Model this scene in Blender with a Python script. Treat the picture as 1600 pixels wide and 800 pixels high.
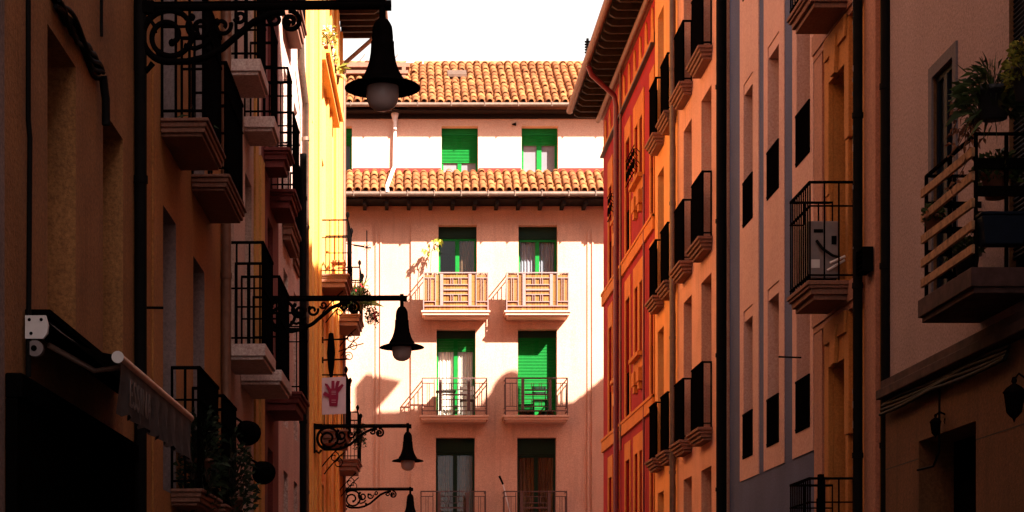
import bpy, math, random
from mathutils import Vector, Matrix
random.seed(7)
R = math.radians
for o in list(bpy.data.objects): bpy.data.objects.remove(o)
scene = bpy.context.scene
COL = scene.collection
EYE = 1.65                      # eye height; heights below are given relative to the eye

# ------------------------------------------------------------------ camera
FPX = 3025.0                    # focal length for a 1600 px wide picture
cam_d = bpy.data.cameras.new('camera'); cam = bpy.data.objects.new('camera', cam_d); COL.objects.link(cam)
cam.location = (0, 0, EYE); cam.rotation_euler = (R(90), 0, 0)
cam_d.sensor_width = 36; cam_d.lens = 36*FPX/1600
cam_d.shift_x = (800-608)/1600; cam_d.shift_y = (990-400)/1600
cam_d.clip_end = 3000; scene.camera = cam

# ------------------------------------------------------------------ light
SUN_TO = Vector((0.90, -1.0, 1.10)).normalized()
elev = math.asin(SUN_TO.z); azim = math.atan2(SUN_TO.x, SUN_TO.y)
world = bpy.data.worlds.new("World"); scene.world = world; world.use_nodes = True
wn = world.node_tree.nodes; wl = world.node_tree.links
sky = wn.new('ShaderNodeTexSky'); sky.sky_type = 'NISHITA'; sky.sun_disc = False
sky.sun_elevation = elev; sky.sun_rotation = azim; sky.dust_density = 4.0; sky.air_density = 1.0
hs = wn.new('ShaderNodeHueSaturation'); hs.inputs['Saturation'].default_value = 0.35
mx = wn.new('ShaderNodeMix'); mx.data_type = 'RGBA'; mx.blend_type = 'MULTIPLY'; mx.inputs['Factor'].default_value = 1
mx.inputs['B'].default_value = (1.0, 0.88, 0.84, 1)
bg = wn['Background']; bg.inputs['Strength'].default_value = 0.043
wl.new(sky.outputs[0], hs.inputs['Color']); wl.new(hs.outputs[0], mx.inputs['A']); 
# bright white haze low in the sky, clearer overhead
tcw = wn.new('ShaderNodeTexCoord'); sx = wn.new('ShaderNodeSeparateXYZ'); wl.new(tcw.outputs['Generated'], sx.inputs[0])
mr = wn.new('ShaderNodeMapRange'); mr.inputs['From Min'].default_value = .30; mr.inputs['From Max'].default_value = .42
mr.inputs['To Min'].default_value = 1; mr.inputs['To Max'].default_value = 0; wl.new(sx.outputs['Z'], mr.inputs['Value'])
hz = wn.new('ShaderNodeMix'); hz.data_type = 'RGBA'; wl.new(mr.outputs[0], hz.inputs['Factor']); wl.new(mx.outputs['Result'], hz.inputs['A'])
hz.inputs['B'].default_value = (6.0, 5.8, 5.6, 1); wl.new(hz.outputs['Result'], bg.inputs['Color'])
sd = bpy.data.lights.new('sun', 'SUN'); sd.energy = 5.0; sd.angle = R(0.6); sd.color = (1.0, 0.92, 0.81)
sun = bpy.data.objects.new('sun', sd); COL.objects.link(sun); sun.location = (20, -20, 40)
sun.rotation_euler = SUN_TO.to_track_quat('Z', 'Y').to_euler()
vs = scene.view_settings; vs.view_transform = 'Standard'; vs.look = 'None'; vs.gamma = 1; vs.exposure = 2.42
scene.render.engine = 'CYCLES'; scene.cycles.max_bounces = 6; scene.cycles.diffuse_bounces = 4

# ------------------------------------------------------------------ materials
def new_mat(name):
    m = bpy.data.materials.new(name); m.use_nodes = True
    return m, m.node_tree.nodes, m.node_tree.links, m.node_tree.nodes['Principled BSDF']
def objcoord(n, l, scale=(1, 1, 1)):
    tc = n.new('ShaderNodeTexCoord'); mp = n.new('ShaderNodeMapping'); mp.inputs['Scale'].default_value = scale
    l.new(tc.outputs['Object'], mp.inputs['Vector']); return mp.outputs[0]
def noise(n, l, vec, scale, detail=4, rough=.6):
    t = n.new('ShaderNodeTexNoise'); t.inputs['Scale'].default_value = scale; t.inputs['Detail'].default_value = detail
    t.inputs['Roughness'].default_value = rough; l.new(vec, t.inputs['Vector']); return t.outputs['Fac']
def ramp(n, l, fac, p0, p1, c0=(0, 0, 0, 1), c1=(1, 1, 1, 1)):
    r = n.new('ShaderNodeValToRGB'); r.color_ramp.elements[0].position = p0; r.color_ramp.elements[1].position = p1
    r.color_ramp.elements[0].color = c0; r.color_ramp.elements[1].color = c1; l.new(fac, r.inputs[0]); return r.outputs[0]
def mixc(n, l, fac, a, b, mode='MIX'):
    m = n.new('ShaderNodeMix'); m.data_type = 'RGBA'; m.blend_type = mode
    for s, v in (('Factor', fac), ('A', a), ('B', b)):
        if isinstance(v, (tuple, float, int)): m.inputs[s].default_value = v if not isinstance(v, tuple) else (*v[:3], 1)
        else: l.new(v, m.inputs[s])
    return m.outputs['Result']
def stucco(name, col, vary=.16, grain=.10, bump=.35, stain=.25, bscale=38):
    """lime render: broad patches, fine grain, vertical water streaks"""
    m, n, l, b = new_mat(name)
    v = objcoord(n, l)
    patch = ramp(n, l, noise(n, l, v, .7, 5, .65), .3, .7)
    dark = tuple(c*(1-vary*1.4) for c in col); light = tuple(min(1, c*(1+vary)) for c in col)
    c = mixc(n, l, patch, dark, light)
    g = ramp(n, l, noise(n, l, v, 34, 3, .85), .32, .68)
    c = mixc(n, l, min(.6, grain*3.2), c, g, 'OVERLAY')
    st = ramp(n, l, noise(n, l, objcoord(n, l, (5, 5, .35)), 1.6, 4, .6), .52, .78)
    k = n.new('ShaderNodeMath'); k.operation = 'MULTIPLY'; k.inputs[1].default_value = stain; l.new(st, k.inputs[0])
    c = mixc(n, l, k.outputs[0], c, tuple(x*.45 for x in col))
    l.new(c, b.inputs['Base Color']); b.inputs['Roughness'].default_value = .9
    b.inputs['Specular IOR Level'].default_value = .25
    bp = n.new('ShaderNodeBump'); bp.inputs['Strength'].default_value = bump; bp.inputs['Distance'].default_value = .012
    l.new(noise(n, l, v, bscale, 4, .7), bp.inputs['Height']); l.new(bp.outputs[0], b.inputs['Normal'])
    return m
def plain(name, col, rough=.5, metal=0, vary=.15, spec=.5, scale=9, bump=0):
    m, n, l, b = new_mat(name)
    v = objcoord(n, l); f = noise(n, l, v, scale, 4, .65)
    c = mixc(n, l, ramp(n, l, f, .3, .7), tuple(x*(1-vary) for x in col), tuple(min(1, x*(1+vary)) for x in col))
    l.new(c, b.inputs['Base Color']); b.inputs['Roughness'].default_value = rough; b.inputs['Metallic'].default_value = metal
    b.inputs['Specular IOR Level'].default_value = spec
    if bump:
        bp = n.new('ShaderNodeBump'); bp.inputs['Strength'].default_value = bump; bp.inputs['Distance'].default_value = .01
        l.new(f, bp.inputs['Height']); l.new(bp.outputs[0], b.inputs['Normal'])
    return m
def tinted(name, c0, c1, rough=.8, vary=.3, scale=14):
    """colour picked per piece (tile, reed, leaf) by the 'tint' attribute, plus weathering noise"""
    m, n, l, b = new_mat(name)
    a = n.new('ShaderNodeAttribute'); a.attribute_name = 'tint'
    c = mixc(n, l, a.outputs['Fac'], c0, c1)
    f = ramp(n, l, noise(n, l, objcoord(n, l), scale, 4, .7), .35, .75)
    c = mixc(n, l, f, c, mixc(n, l, 1.0, c, (1-vary, 1-vary, 1-vary), 'MULTIPLY'))
    l.new(c, b.inputs['Base Color']); b.inputs['Roughness'].default_value = rough; b.inputs['Specular IOR Level'].default_value = .3
    return m
def glassy(name):
    m, n, l, b = new_mat(name); out = n['Material Output']
    t = n.new('ShaderNodeBsdfTransparent'); t.inputs[0].default_value = (.90, .91, .91, 1)
    g = n.new('ShaderNodeBsdfGlossy'); g.inputs['Roughness'].default_value = .04
    fr = n.new('ShaderNodeLayerWeight'); fr.inputs['Blend'].default_value = .5
    pw = n.new('ShaderNodeMath'); pw.operation = 'POWER'; pw.inputs[1].default_value = 4; l.new(fr.outputs['Facing'], pw.inputs[0])
    ad = n.new('ShaderNodeMath'); ad.operation = 'MULTIPLY_ADD'; ad.inputs[1].default_value = .7; ad.inputs[2].default_value = .025; l.new(pw.outputs[0], ad.inputs[0])
    ms = n.new('ShaderNodeMixShader'); l.new(ad.outputs[0], ms.inputs[0]); l.new(t.outputs[0], ms.inputs[1]); l.new(g.outputs[0], ms.inputs[2])
    bp = n.new('ShaderNodeBump'); bp.inputs['Strength'].default_value = .06; l.new(noise(n, l, objcoord(n, l), 2.5), bp.inputs['Height'])
    l.new(bp.outputs[0], g.inputs['Normal']); l.new(ms.outputs[0], out.inputs['Surface']); return m

M = dict(
    end=stucco('peach render', (.58, .305, .21), .09, .08, .5, .35, 30),
    end_up=stucco('pale render', (.64, .37, .27), .06, .06, .3, .08),
    end_red=stucco('red oxide paint', (.26, .022, .018), .15),
    red=stucco('red facade paint', (.36, .010, .013), .18, .08, .3, .40),
    orange=stucco('orange facade paint', (.64, .20, .036), .14, .08, .3, .40),
    p_orange=stucco('orange render', (.88, .37, .12), .12, .08, .5, .40),
    p_salmon=stucco('salmon render', (.80, .38, .25), .12, .10, .55, .40),
    p_jamb=stucco('brown window reveal', (.22, .105, .085), .08, .08),
    grey=stucco('slate blue paint', (.085, .105, .20), .14, .10, .4, .2),
    g_pink=stucco('dusty pink render', (.66, .38, .31), .07, .09, .4, .12),
    g_jamb=stucco('mauve window reveal', (.22, .13, .12), .07, .09),
    ochre=stucco('burnt ochre render', (.48, .19, .05), .12, .08, .4, .25),
    y_pink=stucco('faded rose pilaster', (.42, .20, .14), .08, .09),
    mauve=stucco('mauve pink render', (.36, .25, .245), .08, .12, .6, .18),
    stone=stucco('brown sandstone', (.13, .054, .022), .20, .10, .6, .5),
    frame_grey=stucco('grey window surround', (.13, .105, .115), .06, .06),
    a_ochre=stucco('weathered ochre render', (.31, .135, .048), .24, .12, .8, .5, 18),
    a_grey=stucco('worn grey render', (.24, .17, .15), .22, .12, .8, .4, 18),
    b_ochre=stucco('orange ochre render', (.42, .17, .05), .14, .10, .5, .35),
    b_grey=stucco('lilac grey wood', (.25, .17, .16), .08, .08),
    c_cream=stucco('mustard render', (.55, .27, .07), .10, .08, .4, .2),
    c_pale=stucco('pale stucco', (.55, .36, .29), .10, .10, .6, .2),
    d_red=stucco('oxblood paint', (.17, .035, .03), .10, .08, .3, .2),
    e_pink=stucco('rough pink roughcast', (.62, .40, .34), .14, .22, 1.0, .15, 14),
    f_yel=stucco('yellow ochre render', (.84, .43, .12), .06, .06, .3, .10),
    f_or=stucco('deep orange render', (.80, .35, .08), .06, .06, .3, .15),
    slab=stucco('weathered concrete', (.42, .29, .25), .20, .14, .7, .45),
    slab_w=stucco('whitewashed slab', (.60, .42, .37), .14, .12, .6, .35),
    mould=stucco('terracotta moulding', (.24, .105, .07), .12, .08, .4, .25),
    mould_e=stucco('cream balcony moulding', (.66, .36, .25), .06, .06, .3, .15),
    iron=plain('black ironwork', (.0040, .0030, .0030), .8, 0, .3, 0),
    rail_shade=plain('railing iron in shade tone', (.11, .055, .048), .6, 0, .1, .2), rail_sun=plain('railing iron in sun tone', (.25, .135, .125), .6, 0, .1),  # one railing paint, its sunlit and shaded look put into two colours
    zinc=plain('zinc gutter', (.15, .09, .065), .5, .4, .25),
    brownmetal=plain('brown painted gutter', (.20, .085, .05), .5, .2, .2),
    pipe_black=plain('black pipe with chipped paint', (.006, .005, .005), .7, 0, .3, .04),
    pipe_red=plain('oxblood downpipe', (.16, .018, .030), .45, 0, .15),
    pipe_white=plain('white downpipe', (.75, .60, .55), .5, 0, .08),
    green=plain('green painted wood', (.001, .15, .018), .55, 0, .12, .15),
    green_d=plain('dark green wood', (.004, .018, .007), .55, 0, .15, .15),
    brown=plain('dark brown wood', (.05, .026, .018), .6, 0, .2, .3),
    soffit=plain('dark stained timber', (.014, .007, .005), .8, 0, .3, .1),
    rafter=plain('rafter wood', (.028, .012, .007), .75, 0, .3, .2),
    glass=glassy('window glass'), dark_glass=plain('unlit window', (.006, .007, .010), .35, 0, .3, .1),
    curtain=plain('cream curtain', (.72, .56, .47), .9, 0, .08, .1),
    curtain_g=plain('grey blind', (.17, .15, .165), .9, 0, .05, .1),
    curtain_w=plain('white curtain', (.85, .74, .66), .9, 0, .04, .1), curtain_l=plain('light grey voile', (.30, .29, .33), .9, 0, .05, .1), curtain_b=plain('brown lace curtain', (.15, .08, .045), .9, 0, .15, .1),
    tile=tinted('clay roof tile', (.23, .068, .020), (.37, .140, .044), .85, .45, 9),
    reed=tinted('dry reed', (.15, .050, .009), (.38, .165, .038), .8, .25, 30),
    leaf=tinted('leaf green', (.012, .026, .007), (.05, .075, .014), .6, .3, 20),
    leaf_k=tinted('shaded ivy leaf', (.006, .014, .004), (.022, .034, .008), .7, .3, 20),  # leaf green darkened to stand for the shade at lower left
    leaf_l=tinted('young yellow leaf', (.22, .26, .03), (.42, .40, .05), .5, .2, 20),
    leaf_y=tinted('yellow green leaf', (.10, .12, .01), (.28, .24, .03), .6, .3, 20),
    leaf_d=tinted('dry leaf', (.12, .04, .02), (.25, .10, .05), .7, .3, 20),
    petal=plain('red petals', (.55, .03, .05), .6), petal_w=plain('pale petals', (.75, .62, .62), .6),
    pot=plain('clay pot', (.16, .055, .028), .8), pot_b=plain('black pot', (.02, .02, .025), .6),
    soil=plain('soil', (.03, .02, .012), .95),
    wood=plain('bare pine slat', (.30, .15, .075), .75, 0, .5, .2, 14),
    wood_o=plain('orange wood', (.62, .22, .06), .6, 0, .15),
    globe=plain('frosted lamp globe', (.62, .47, .45), .28, 0, .05, .5),
    white=plain('white paint', (.74, .66, .64), .55, 0, .06),
    offwhite=plain('dirty white plastic', (.22, .165, .16), .5, 0, .12),
    cloth=plain('white cloth', (.60, .47, .53), .9, 0, .05), magenta=plain('crimson print', (.24, .003, .04), .85),
    awn=plain('brown awning cloth', (.045, .028, .025), .9, 0, .35), awn_bar=plain('awning bar', (.40, .22, .17), .45, .1),
    shop=plain('black shopfront', (.003, .0026, .0026), .8, 0, .3, 0),
    lettering=plain('faded lettering', (.11, .075, .065), .8),
    cable=plain('rubber cable', (.005, .004, .004), .7, 0, .2, .1), door_r=plain('dark red door', (.03, .005, .006), .7, 0, .2, .1),
    blue_d=plain('dark blue plastic', (.005, .008, .016), .6, 0, .2, .05), conc=plain('rusty balcony edge', (.055, .026, .023), .9, 0, .5, .2, 5, .5),
    roof_plain=plain('clay roof', (.36, .14, .06), .9, 0, .25),
    yellow_t=plain('yellow ribbon', (.75, .42, .04), .7),
)
def cobble():
    m, n, l, b = new_mat('worn paving setts'); v = objcoord(n, l)
    br = n.new('ShaderNodeTexBrick'); br.inputs['Scale'].default_value = 5; l.new(v, br.inputs['Vector'])
    br.inputs['Color1'].default_value = (.03, .022, .02, 1); br.inputs['Color2'].default_value = (.045, .034, .03, 1)
    br.inputs['Mortar'].default_value = (.02, .015, .012, 1); l.new(br.outputs[0], b.inputs['Base Color']); b.inputs['Roughness'].default_value = .8
    return m
M['cobble'] = cobble(); M['asphalt'] = plain('dark ground', (.05, .04, .036), .9, 0, .2)
M['kerb'] = plain('kerb stone', (.13, .10, .085), .85, 0, .2)

# ------------------------------------------------------------------ frames, things, mesh builder
class Frame:
    """facade frame: u along the facade, y into the wall (negative y = over the street), z up"""
    def __init__(s, ox, oy, ang): s.o = Vector((ox, oy, 0)); s.a = ang; s.c = math.cos(ang); s.s = math.sin(ang)
    def w(s, u, y, z): return Vector((s.o.x + u*s.c - y*s.s, s.o.y + u*s.s + y*s.c, z + EYE))
XR = 5.37
FR = Frame(XR, 0, R(-90))                       # right-hand facades: u = -distance
FL = Frame(-2.46, 0, R(90) - math.atan(.0286))  # left-hand facades: u = distance
FE = Frame(0, 55, 0)                            # the house that closes the street
class Thing:
    def __init__(s, name, label, cat, F, u, y, z, group=None, kind=None):
        s.F = F; s.b = (u, y, z); e = bpy.data.objects.new(name, None); COL.objects.link(e); s.e = e
        e.location = F.w(u, y, z); e.rotation_euler = (0, 0, F.a); e.empty_display_size = .2
        e['label'] = label; e['category'] = cat
        if group: e['group'] = group
        if kind: e['kind'] = kind
class MB:
    def __init__(s): s.v = []; s.f = []; s.t = []; s.ct = 0.5; s.sm = []; s.cs = False
    def add(s, vs_, fs):
        n = len(s.v); s.v += [tuple(p) for p in vs_]
        for f in fs: s.f.append([i+n for i in f]); s.t.append(s.ct); s.sm.append(s.cs)
    def box(s, a, b, c, d, e, f):
        s.add([(a,c,e),(b,c,e),(b,d,e),(a,d,e),(a,c,f),(b,c,f),(b,d,f),(a,d,f)],
              [(0,3,2,1),(4,5,6,7),(0,1,5,4),(1,2,6,5),(2,3,7,6),(3,0,4,7)]); return s
    def quad(s, *p): s.add(p, [tuple(range(len(p)))]); return s
    def prism(s, pts, d0, d1, axis='y'):
        """extrude outline pts; axis y: pts=(u,z); axis u: pts=(y,z); axis z: pts=(u,y)"""
        mk = {'y': lambda p, d: (p[0], d, p[1]), 'u': lambda p, d: (d, p[0], p[1]), 'z': lambda p, d: (p[0], p[1], d)}[axis]
        n = len(pts); s.add([mk(p, d0) for p in pts] + [mk(p, d1) for p in pts],
              [tuple(range(n))[::-1], tuple(range(n, 2*n))] + [(i, (i+1) % n, n+(i+1) % n, n+i) for i in range(n)]); return s
    def tube(s, pts, r, n=8, cap=True):
        pts = [Vector(p) for p in pts]; k = len(pts); vs_ = []; up = None; s0 = s.cs; s.cs = True
        for i, p in enumerate(pts):
            t = (pts[min(i+1, k-1)] - pts[max(i-1, 0)]).normalized()
            if up is None: up = Vector((0, 0, 1)) if abs(t.z) < .9 else Vector((1, 0, 0))
            a = t.cross(up).normalized(); c = a.cross(t).normalized(); up = c
            rr = r[i] if isinstance(r, (list, tuple)) else r
            for j in range(n):
                q = 2*math.pi*j/n; vs_.append(p + a*math.cos(q)*rr + c*math.sin(q)*rr)
        fs = [(i*n+j, i*n+(j+1) % n, (i+1)*n+(j+1) % n, (i+1)*n+j) for i in range(k-1) for j in range(n)]
        s.add(vs_, fs); s.cs = s0
        if cap: s.add(vs_[:n], [tuple(range(n))]); s.add(vs_[-n:], [tuple(range(n))[::-1]])
        return s
    def lathe(s, u, y, prof, n=28):
        s0 = s.cs; s.cs = True; vs_ = []
        for (r, z) in prof:
            for j in range(n):
                q = 2*math.pi*j/n; vs_.append((u+r*math.cos(q), y+r*math.sin(q), z))
        s.add(vs_, [(i*n+j, i*n+(j+1) % n, (i+1)*n+(j+1) % n, (i+1)*n+j) for i in range(len(prof)-1) for j in range(n)]); s.cs = s0
        return s
    def leaf(s, p, d, L, w, bend=.2):
        p = Vector(p); d = Vector(d).normalized(); a = d.cross(Vector((random.uniform(-1, 1), random.uniform(-1, 1), random.uniform(-.5, 1)))).normalized()
        nrm = a.cross(d); s.ct = random.random()
        m_ = p + d*L*.5 + nrm*bend*L*.3; e = p + d*L - Vector((0, 0, bend*L))
        s.add([p, m_+a*w/2, e, m_-a*w/2], [(0, 1, 2), (0, 2, 3)]); return s
    def build(s, name, mat, parent, bevel=0, label=None):
        T = parent[0] if isinstance(parent, tuple) else parent
        par = parent[1] if isinstance(parent, tuple) else T.e
        me = bpy.data.meshes.new(name); b = T.b
        me.from_pydata([(x-b[0], y-b[1], z-b[2]) for x, y, z in s.v], [], s.f)
        mats = mat if isinstance(mat, list) else [mat]
        for m_ in mats: me.materials.append(M[m_])
        at = me.attributes.new('tint', 'FLOAT', 'FACE'); at.data.foreach_set('value', s.t)
        me.polygons.foreach_set('use_smooth', s.sm)
        me.update(); o = bpy.data.objects.new(name, me); COL.objects.link(o); o.parent = par
        if label: o['label'] = label
        if bevel:
            bm = o.modifiers.new('bevel', 'BEVEL'); bm.width = bevel; bm.segments = 2; bm.limit_method = 'ANGLE'; bm.angle_limit = R(50)
        return o
def sub(T, o): return (T, o)
def RY(px): return 3025*XR/(px-608)          # distance of a right-hand facade point
def U(px): return -RY(px)
def LU(px): return 7441/(694.5-px)           # distance of a left-hand facade point
def ZZ(py, Y): return (990-py)*Y/3025
def EX(px): return (px-608)/55.0
def EZ(py): return (990-py)/55.0

# ------------------------------------------------------------------ builders
def facade(T, u0, u1, z0, z1, ops, mat, y0=0, reveal=.28, deep=9.0, jamb=None, name='wall', ztop=None):
    """house body with real openings: front grid, reveals, side walls, back, top"""
    m = MB()
    us = sorted({u0, u1} | {a for o in ops for a in o[:2]}); zs = sorted({z0, z1} | {a for o in ops for a in o[2:4]})
    for i in range(len(us)-1):
        for j in range(len(zs)-1):
            cu, cz = (us[i]+us[i+1])/2, (zs[j]+zs[j+1])/2
            if any(a < cu < b and c < cz < d for a, b, c, d in [o[:4] for o in ops]): continue
            m.quad((us[i], y0, zs[j]), (us[i+1], y0, zs[j]), (us[i+1], y0, zs[j+1]), (us[i], y0, zs[j+1]))
    yb = y0+deep
    m.quad((u0, y0, z0), (u0, y0, z1), (u0, yb, z1), (u0, yb, z0)); m.quad((u1, y0, z0), (u1, yb, z0), (u1, yb, z1), (u1, y0, z1))
    if deep > .2: m.quad((u0, yb, z0), (u0, yb, z1), (u1, yb, z1), (u1, yb, z0))
    m.quad((u0, y0, z1), (u1, y0, z1), (u1, yb, z1), (u0, yb, z1))
    rs = []
    for (a, b, c, d) in [o[:4] for o in ops]:
        y1 = y0+reveal+.12; r = m if jamb is None else MB(); rs.append(r)
        r.quad((a, y0, c), (a, y1, c), (a, y1, d), (a, y0, d)); r.quad((b, y0, c), (b, y0, d), (b, y1, d), (b, y1, c))
        r.quad((a, y0, d), (a, y1, d), (b, y1, d), (b, y0, d)); r.quad((a, y0, c), (b, y0, c), (b, y1, c), (a, y1, c))
    w = m.build(name, mat, T)
    if jamb:
        for r in rs: r.build('window_reveal', jamb, sub(T, w))
    return w
def roof(T, u0, u1, z, y0, over=.6, rise=1.9, deep=9.0, rafters=True, thick=.12, gutter='brownmetal', soff='soffit', step=.5):
    yo = y0-over; ym = y0+deep/2; ye = y0+deep+over
    m = MB(); m.prism([(yo, z), (ym, z+rise), (ye, z), (ye, z+thick), (ym, z+rise+thick), (yo, z+thick)], u0, u1, 'u')
    ro = m.build('roof', 'roof_plain', T)
    s_ = MB(); s_.box(u0, u1, yo+.02, y0-.003, z-.03, z-.003); s_.build('soffit', soff, sub(T, ro))
    if rafters:
        n = int((u1-u0)/step)
        for i in range(n+1):
            u = u0+.06+(u1-u0-.12)*i/n
            r = MB(); r.prism([(yo+.05, z-.035), (yo+.05, z-.10), (yo+.16, z-.17), (y0-.004, z-.17), (y0-.004, z-.035)], u-.045, u+.045, 'u'); r.build('rafter', 'rafter', sub(T, ro))
    if gutter:
        g = MB(); g.tube([(u0-.03, yo-.05, z+.02), (u1+.03, yo-.05, z+.02)], .085, 10)
        g.build('gutter', gutter, sub(T, ro))
    return ro
def window(T, a, b, c, d, y, frame='brown', pane='glass', mull=True, rail=None, box=None, shutter=None, curtain=None,
           cmat='curtain', fw=.06, name='window', shmat=None, boxmat=None, split=None):
    """c..d height; box = height of roller box, shutter = z the roller slats come down to"""
    top = d-(box or 0)
    m = MB(); yf = y
    m.box(a, a+fw, yf, yf+.06, c, top); m.box(b-fw, b, yf, yf+.06, c, top)
    m.box(a+fw, b-fw, yf, yf+.06, top-fw, top); m.box(a+fw, b-fw, yf, yf+.06, c, c+fw*1.3)
    mw = fw*.95; mid = (a+b)/2
    if mull: m.box(mid-mw, mid+mw, yf-.012, yf+.058, c+fw*1.3, top-fw)
    if split:
        m.box(a+fw, mid-mw, yf+.004, yf+.055, split-.03, split+.03); m.box(mid+mw, b-fw, yf+.004, yf+.055, split-.03, split+.03)
    o = m.build(name, frame, T, bevel=.004)
    p = MB(); p.box(a+fw*.5, b-fw*.5, yf+.028, yf+.036, c+.03, top-.03); p.build('pane', pane, sub(T, o))
    if box:
        k = MB(); k.box(a, b, yf-.035, yf+.06, top+.002, d)
        k.box(a+.02, b-.02, yf-.045, yf-.034, top+.05, top+.058)
        k.build('roller_box', boxmat or frame, sub(T, o), bevel=.004)
    if shutter is not None:
        s_ = MB(); z = top-.004; h = .042
        while z-h > shutter:
            s_.prism([(yf-.020, z), (yf-.032, z-h*.5), (yf-.020, z-h+.006), (yf-.014, z-h+.006), (yf-.014, z)], a+.015, b-.015, 'u'); z -= h
        s_.build('roller_shutter', shmat or frame, sub(T, o))
    if curtain:
        q = MB(); q.cs = True; n = 48; z0 = c+.06; zt = top-.05
        for (ca, cb) in curtain:
            ps = []
            for i in range(n+1):
                t = i/n; u = ca+(cb-ca)*t; yy = yf+.10+.022*math.sin(t*(cb-ca)*70+math.sin(t*9)*1.3)
                ps.append((u, yy))
            for i in range(n): q.quad((ps[i][0], ps[i][1], z0), (ps[i+1][0], ps[i+1][1], z0), (ps[i+1][0], ps[i+1][1]*1, zt), (ps[i][0], ps[i][1], zt))
        q.build('curtain', cmat, sub(T, o))
    return o
def slab(T, a, b, y0, p, z, mat, tiers=((.05, 0), (.05, .035), (.06, .09)), name='balcony'):
    """stepped balcony slab; top surface at z, projecting p over the street"""
    m = MB(); zz = z
    for i, (h, ins) in enumerate(tiers):
        m.box(a+ins, b-ins, y0-p+ins, y0-.002, zz-h, zz-(0.0 if i == 0 else .0005)); zz -= h
    return m.build(name, mat, T, bevel=.008)
def railing(T, bal, a, b, y0, p, z, h=1.05, step=.11, r=.008, mat='iron', mid=None, sides=True):
    m = MB(); yo = y0-p; zt = z+h
    def run(p0, p1, n):
        for i in range(n+1):
            t = i/n; x = p0[0]+(p1[0]-p0[0])*t; y = p0[1]+(p1[1]-p0[1])*t
            m.box(x-r, x+r, y-r, y+r, z+.0, zt-.006)
    run((a, yo), (b, yo), max(1, round((b-a)/step)))
    if sides:
        k = max(1, round(p/step/1.6))
        run((a, yo), (a, y0-.012), k); run((b, yo), (b, y0-.012), k)
    for zz, hh in ((zt-.012, .014), (z+.07, .009)) + (((z+mid, .008),) if mid else ()):
        m.box(a-r*1.6, b+r*1.6, yo-r*1.7, yo+r*1.7, zz-hh, zz+hh)
        if sides:
            for x in (a, b): m.box(x-r*1.5, x+r*1.5, yo+r*1.7, y0-.004, zz-hh, zz+hh)
    return m.build('railing', mat, sub(T, bal))
def deco_railing(T, bal, a, b, y0, p, z, h, mat):
    """geometric railing with a ladder pattern in the middle"""
    m = MB(); yo = y0-p; W = b-a; H = h
    def V(f, w, t0, t1): x = a+W*f; m.box(x-w/2, x+w/2, yo-.011, yo+.011, z+H*(1-t1), z+H*(1-t0))
    def Hh(t, w, f0, f1): zz = z+H*(1-t); m.box(a+W*f0, a+W*f1, yo-.0125, yo+.0125, zz-w/2, zz+w/2)
    Hh(.02, .032, -.008, 1.008); Hh(.885, .026, 0, 1)
    for f in (0, 1): V(f, .03, .03, 1.0)
    for mir in (0, 1):
        g = (lambda f: 1-f) if mir else (lambda f: f)
        V(g(.185), .022, .05, .87); V(g(.075), .014, .16, .76); V(g(.11), .014, .16, .76)
        x0, x1 = sorted((g(0.0), g(.185))); Hh(.155, .022, x0, x1); Hh(.765, .022, x0, x1)
        V(g(.28), .085, .05, .87)
    for t, w in ((.155, .02), (.33, .022), (.46, .045), (.585, .022), (.77, .022)): Hh(t, w, .31, .69)
    for f in (.42, .455, .545, .58):
        V(f, .016, .165, .32); V(f, .016, .595, .76)
    for x in (a, b):                                   # plain returns at both ends
        for t, w in ((.02, .03), (.155, .02), (.765, .02), (.885, .024)):
            zz = z+H*(1-t); m.box(x-.012, x+.012, yo+.013, y0-.004, zz-w/2, zz+w/2)
        for k in range(1, 5):
            yy = yo+p*k/5; m.box(x-.008, x+.008, yy-.008, yy+.008, z+H*.24, z+H*.84)
    return m.build('railing', mat, sub(T, bal))
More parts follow.
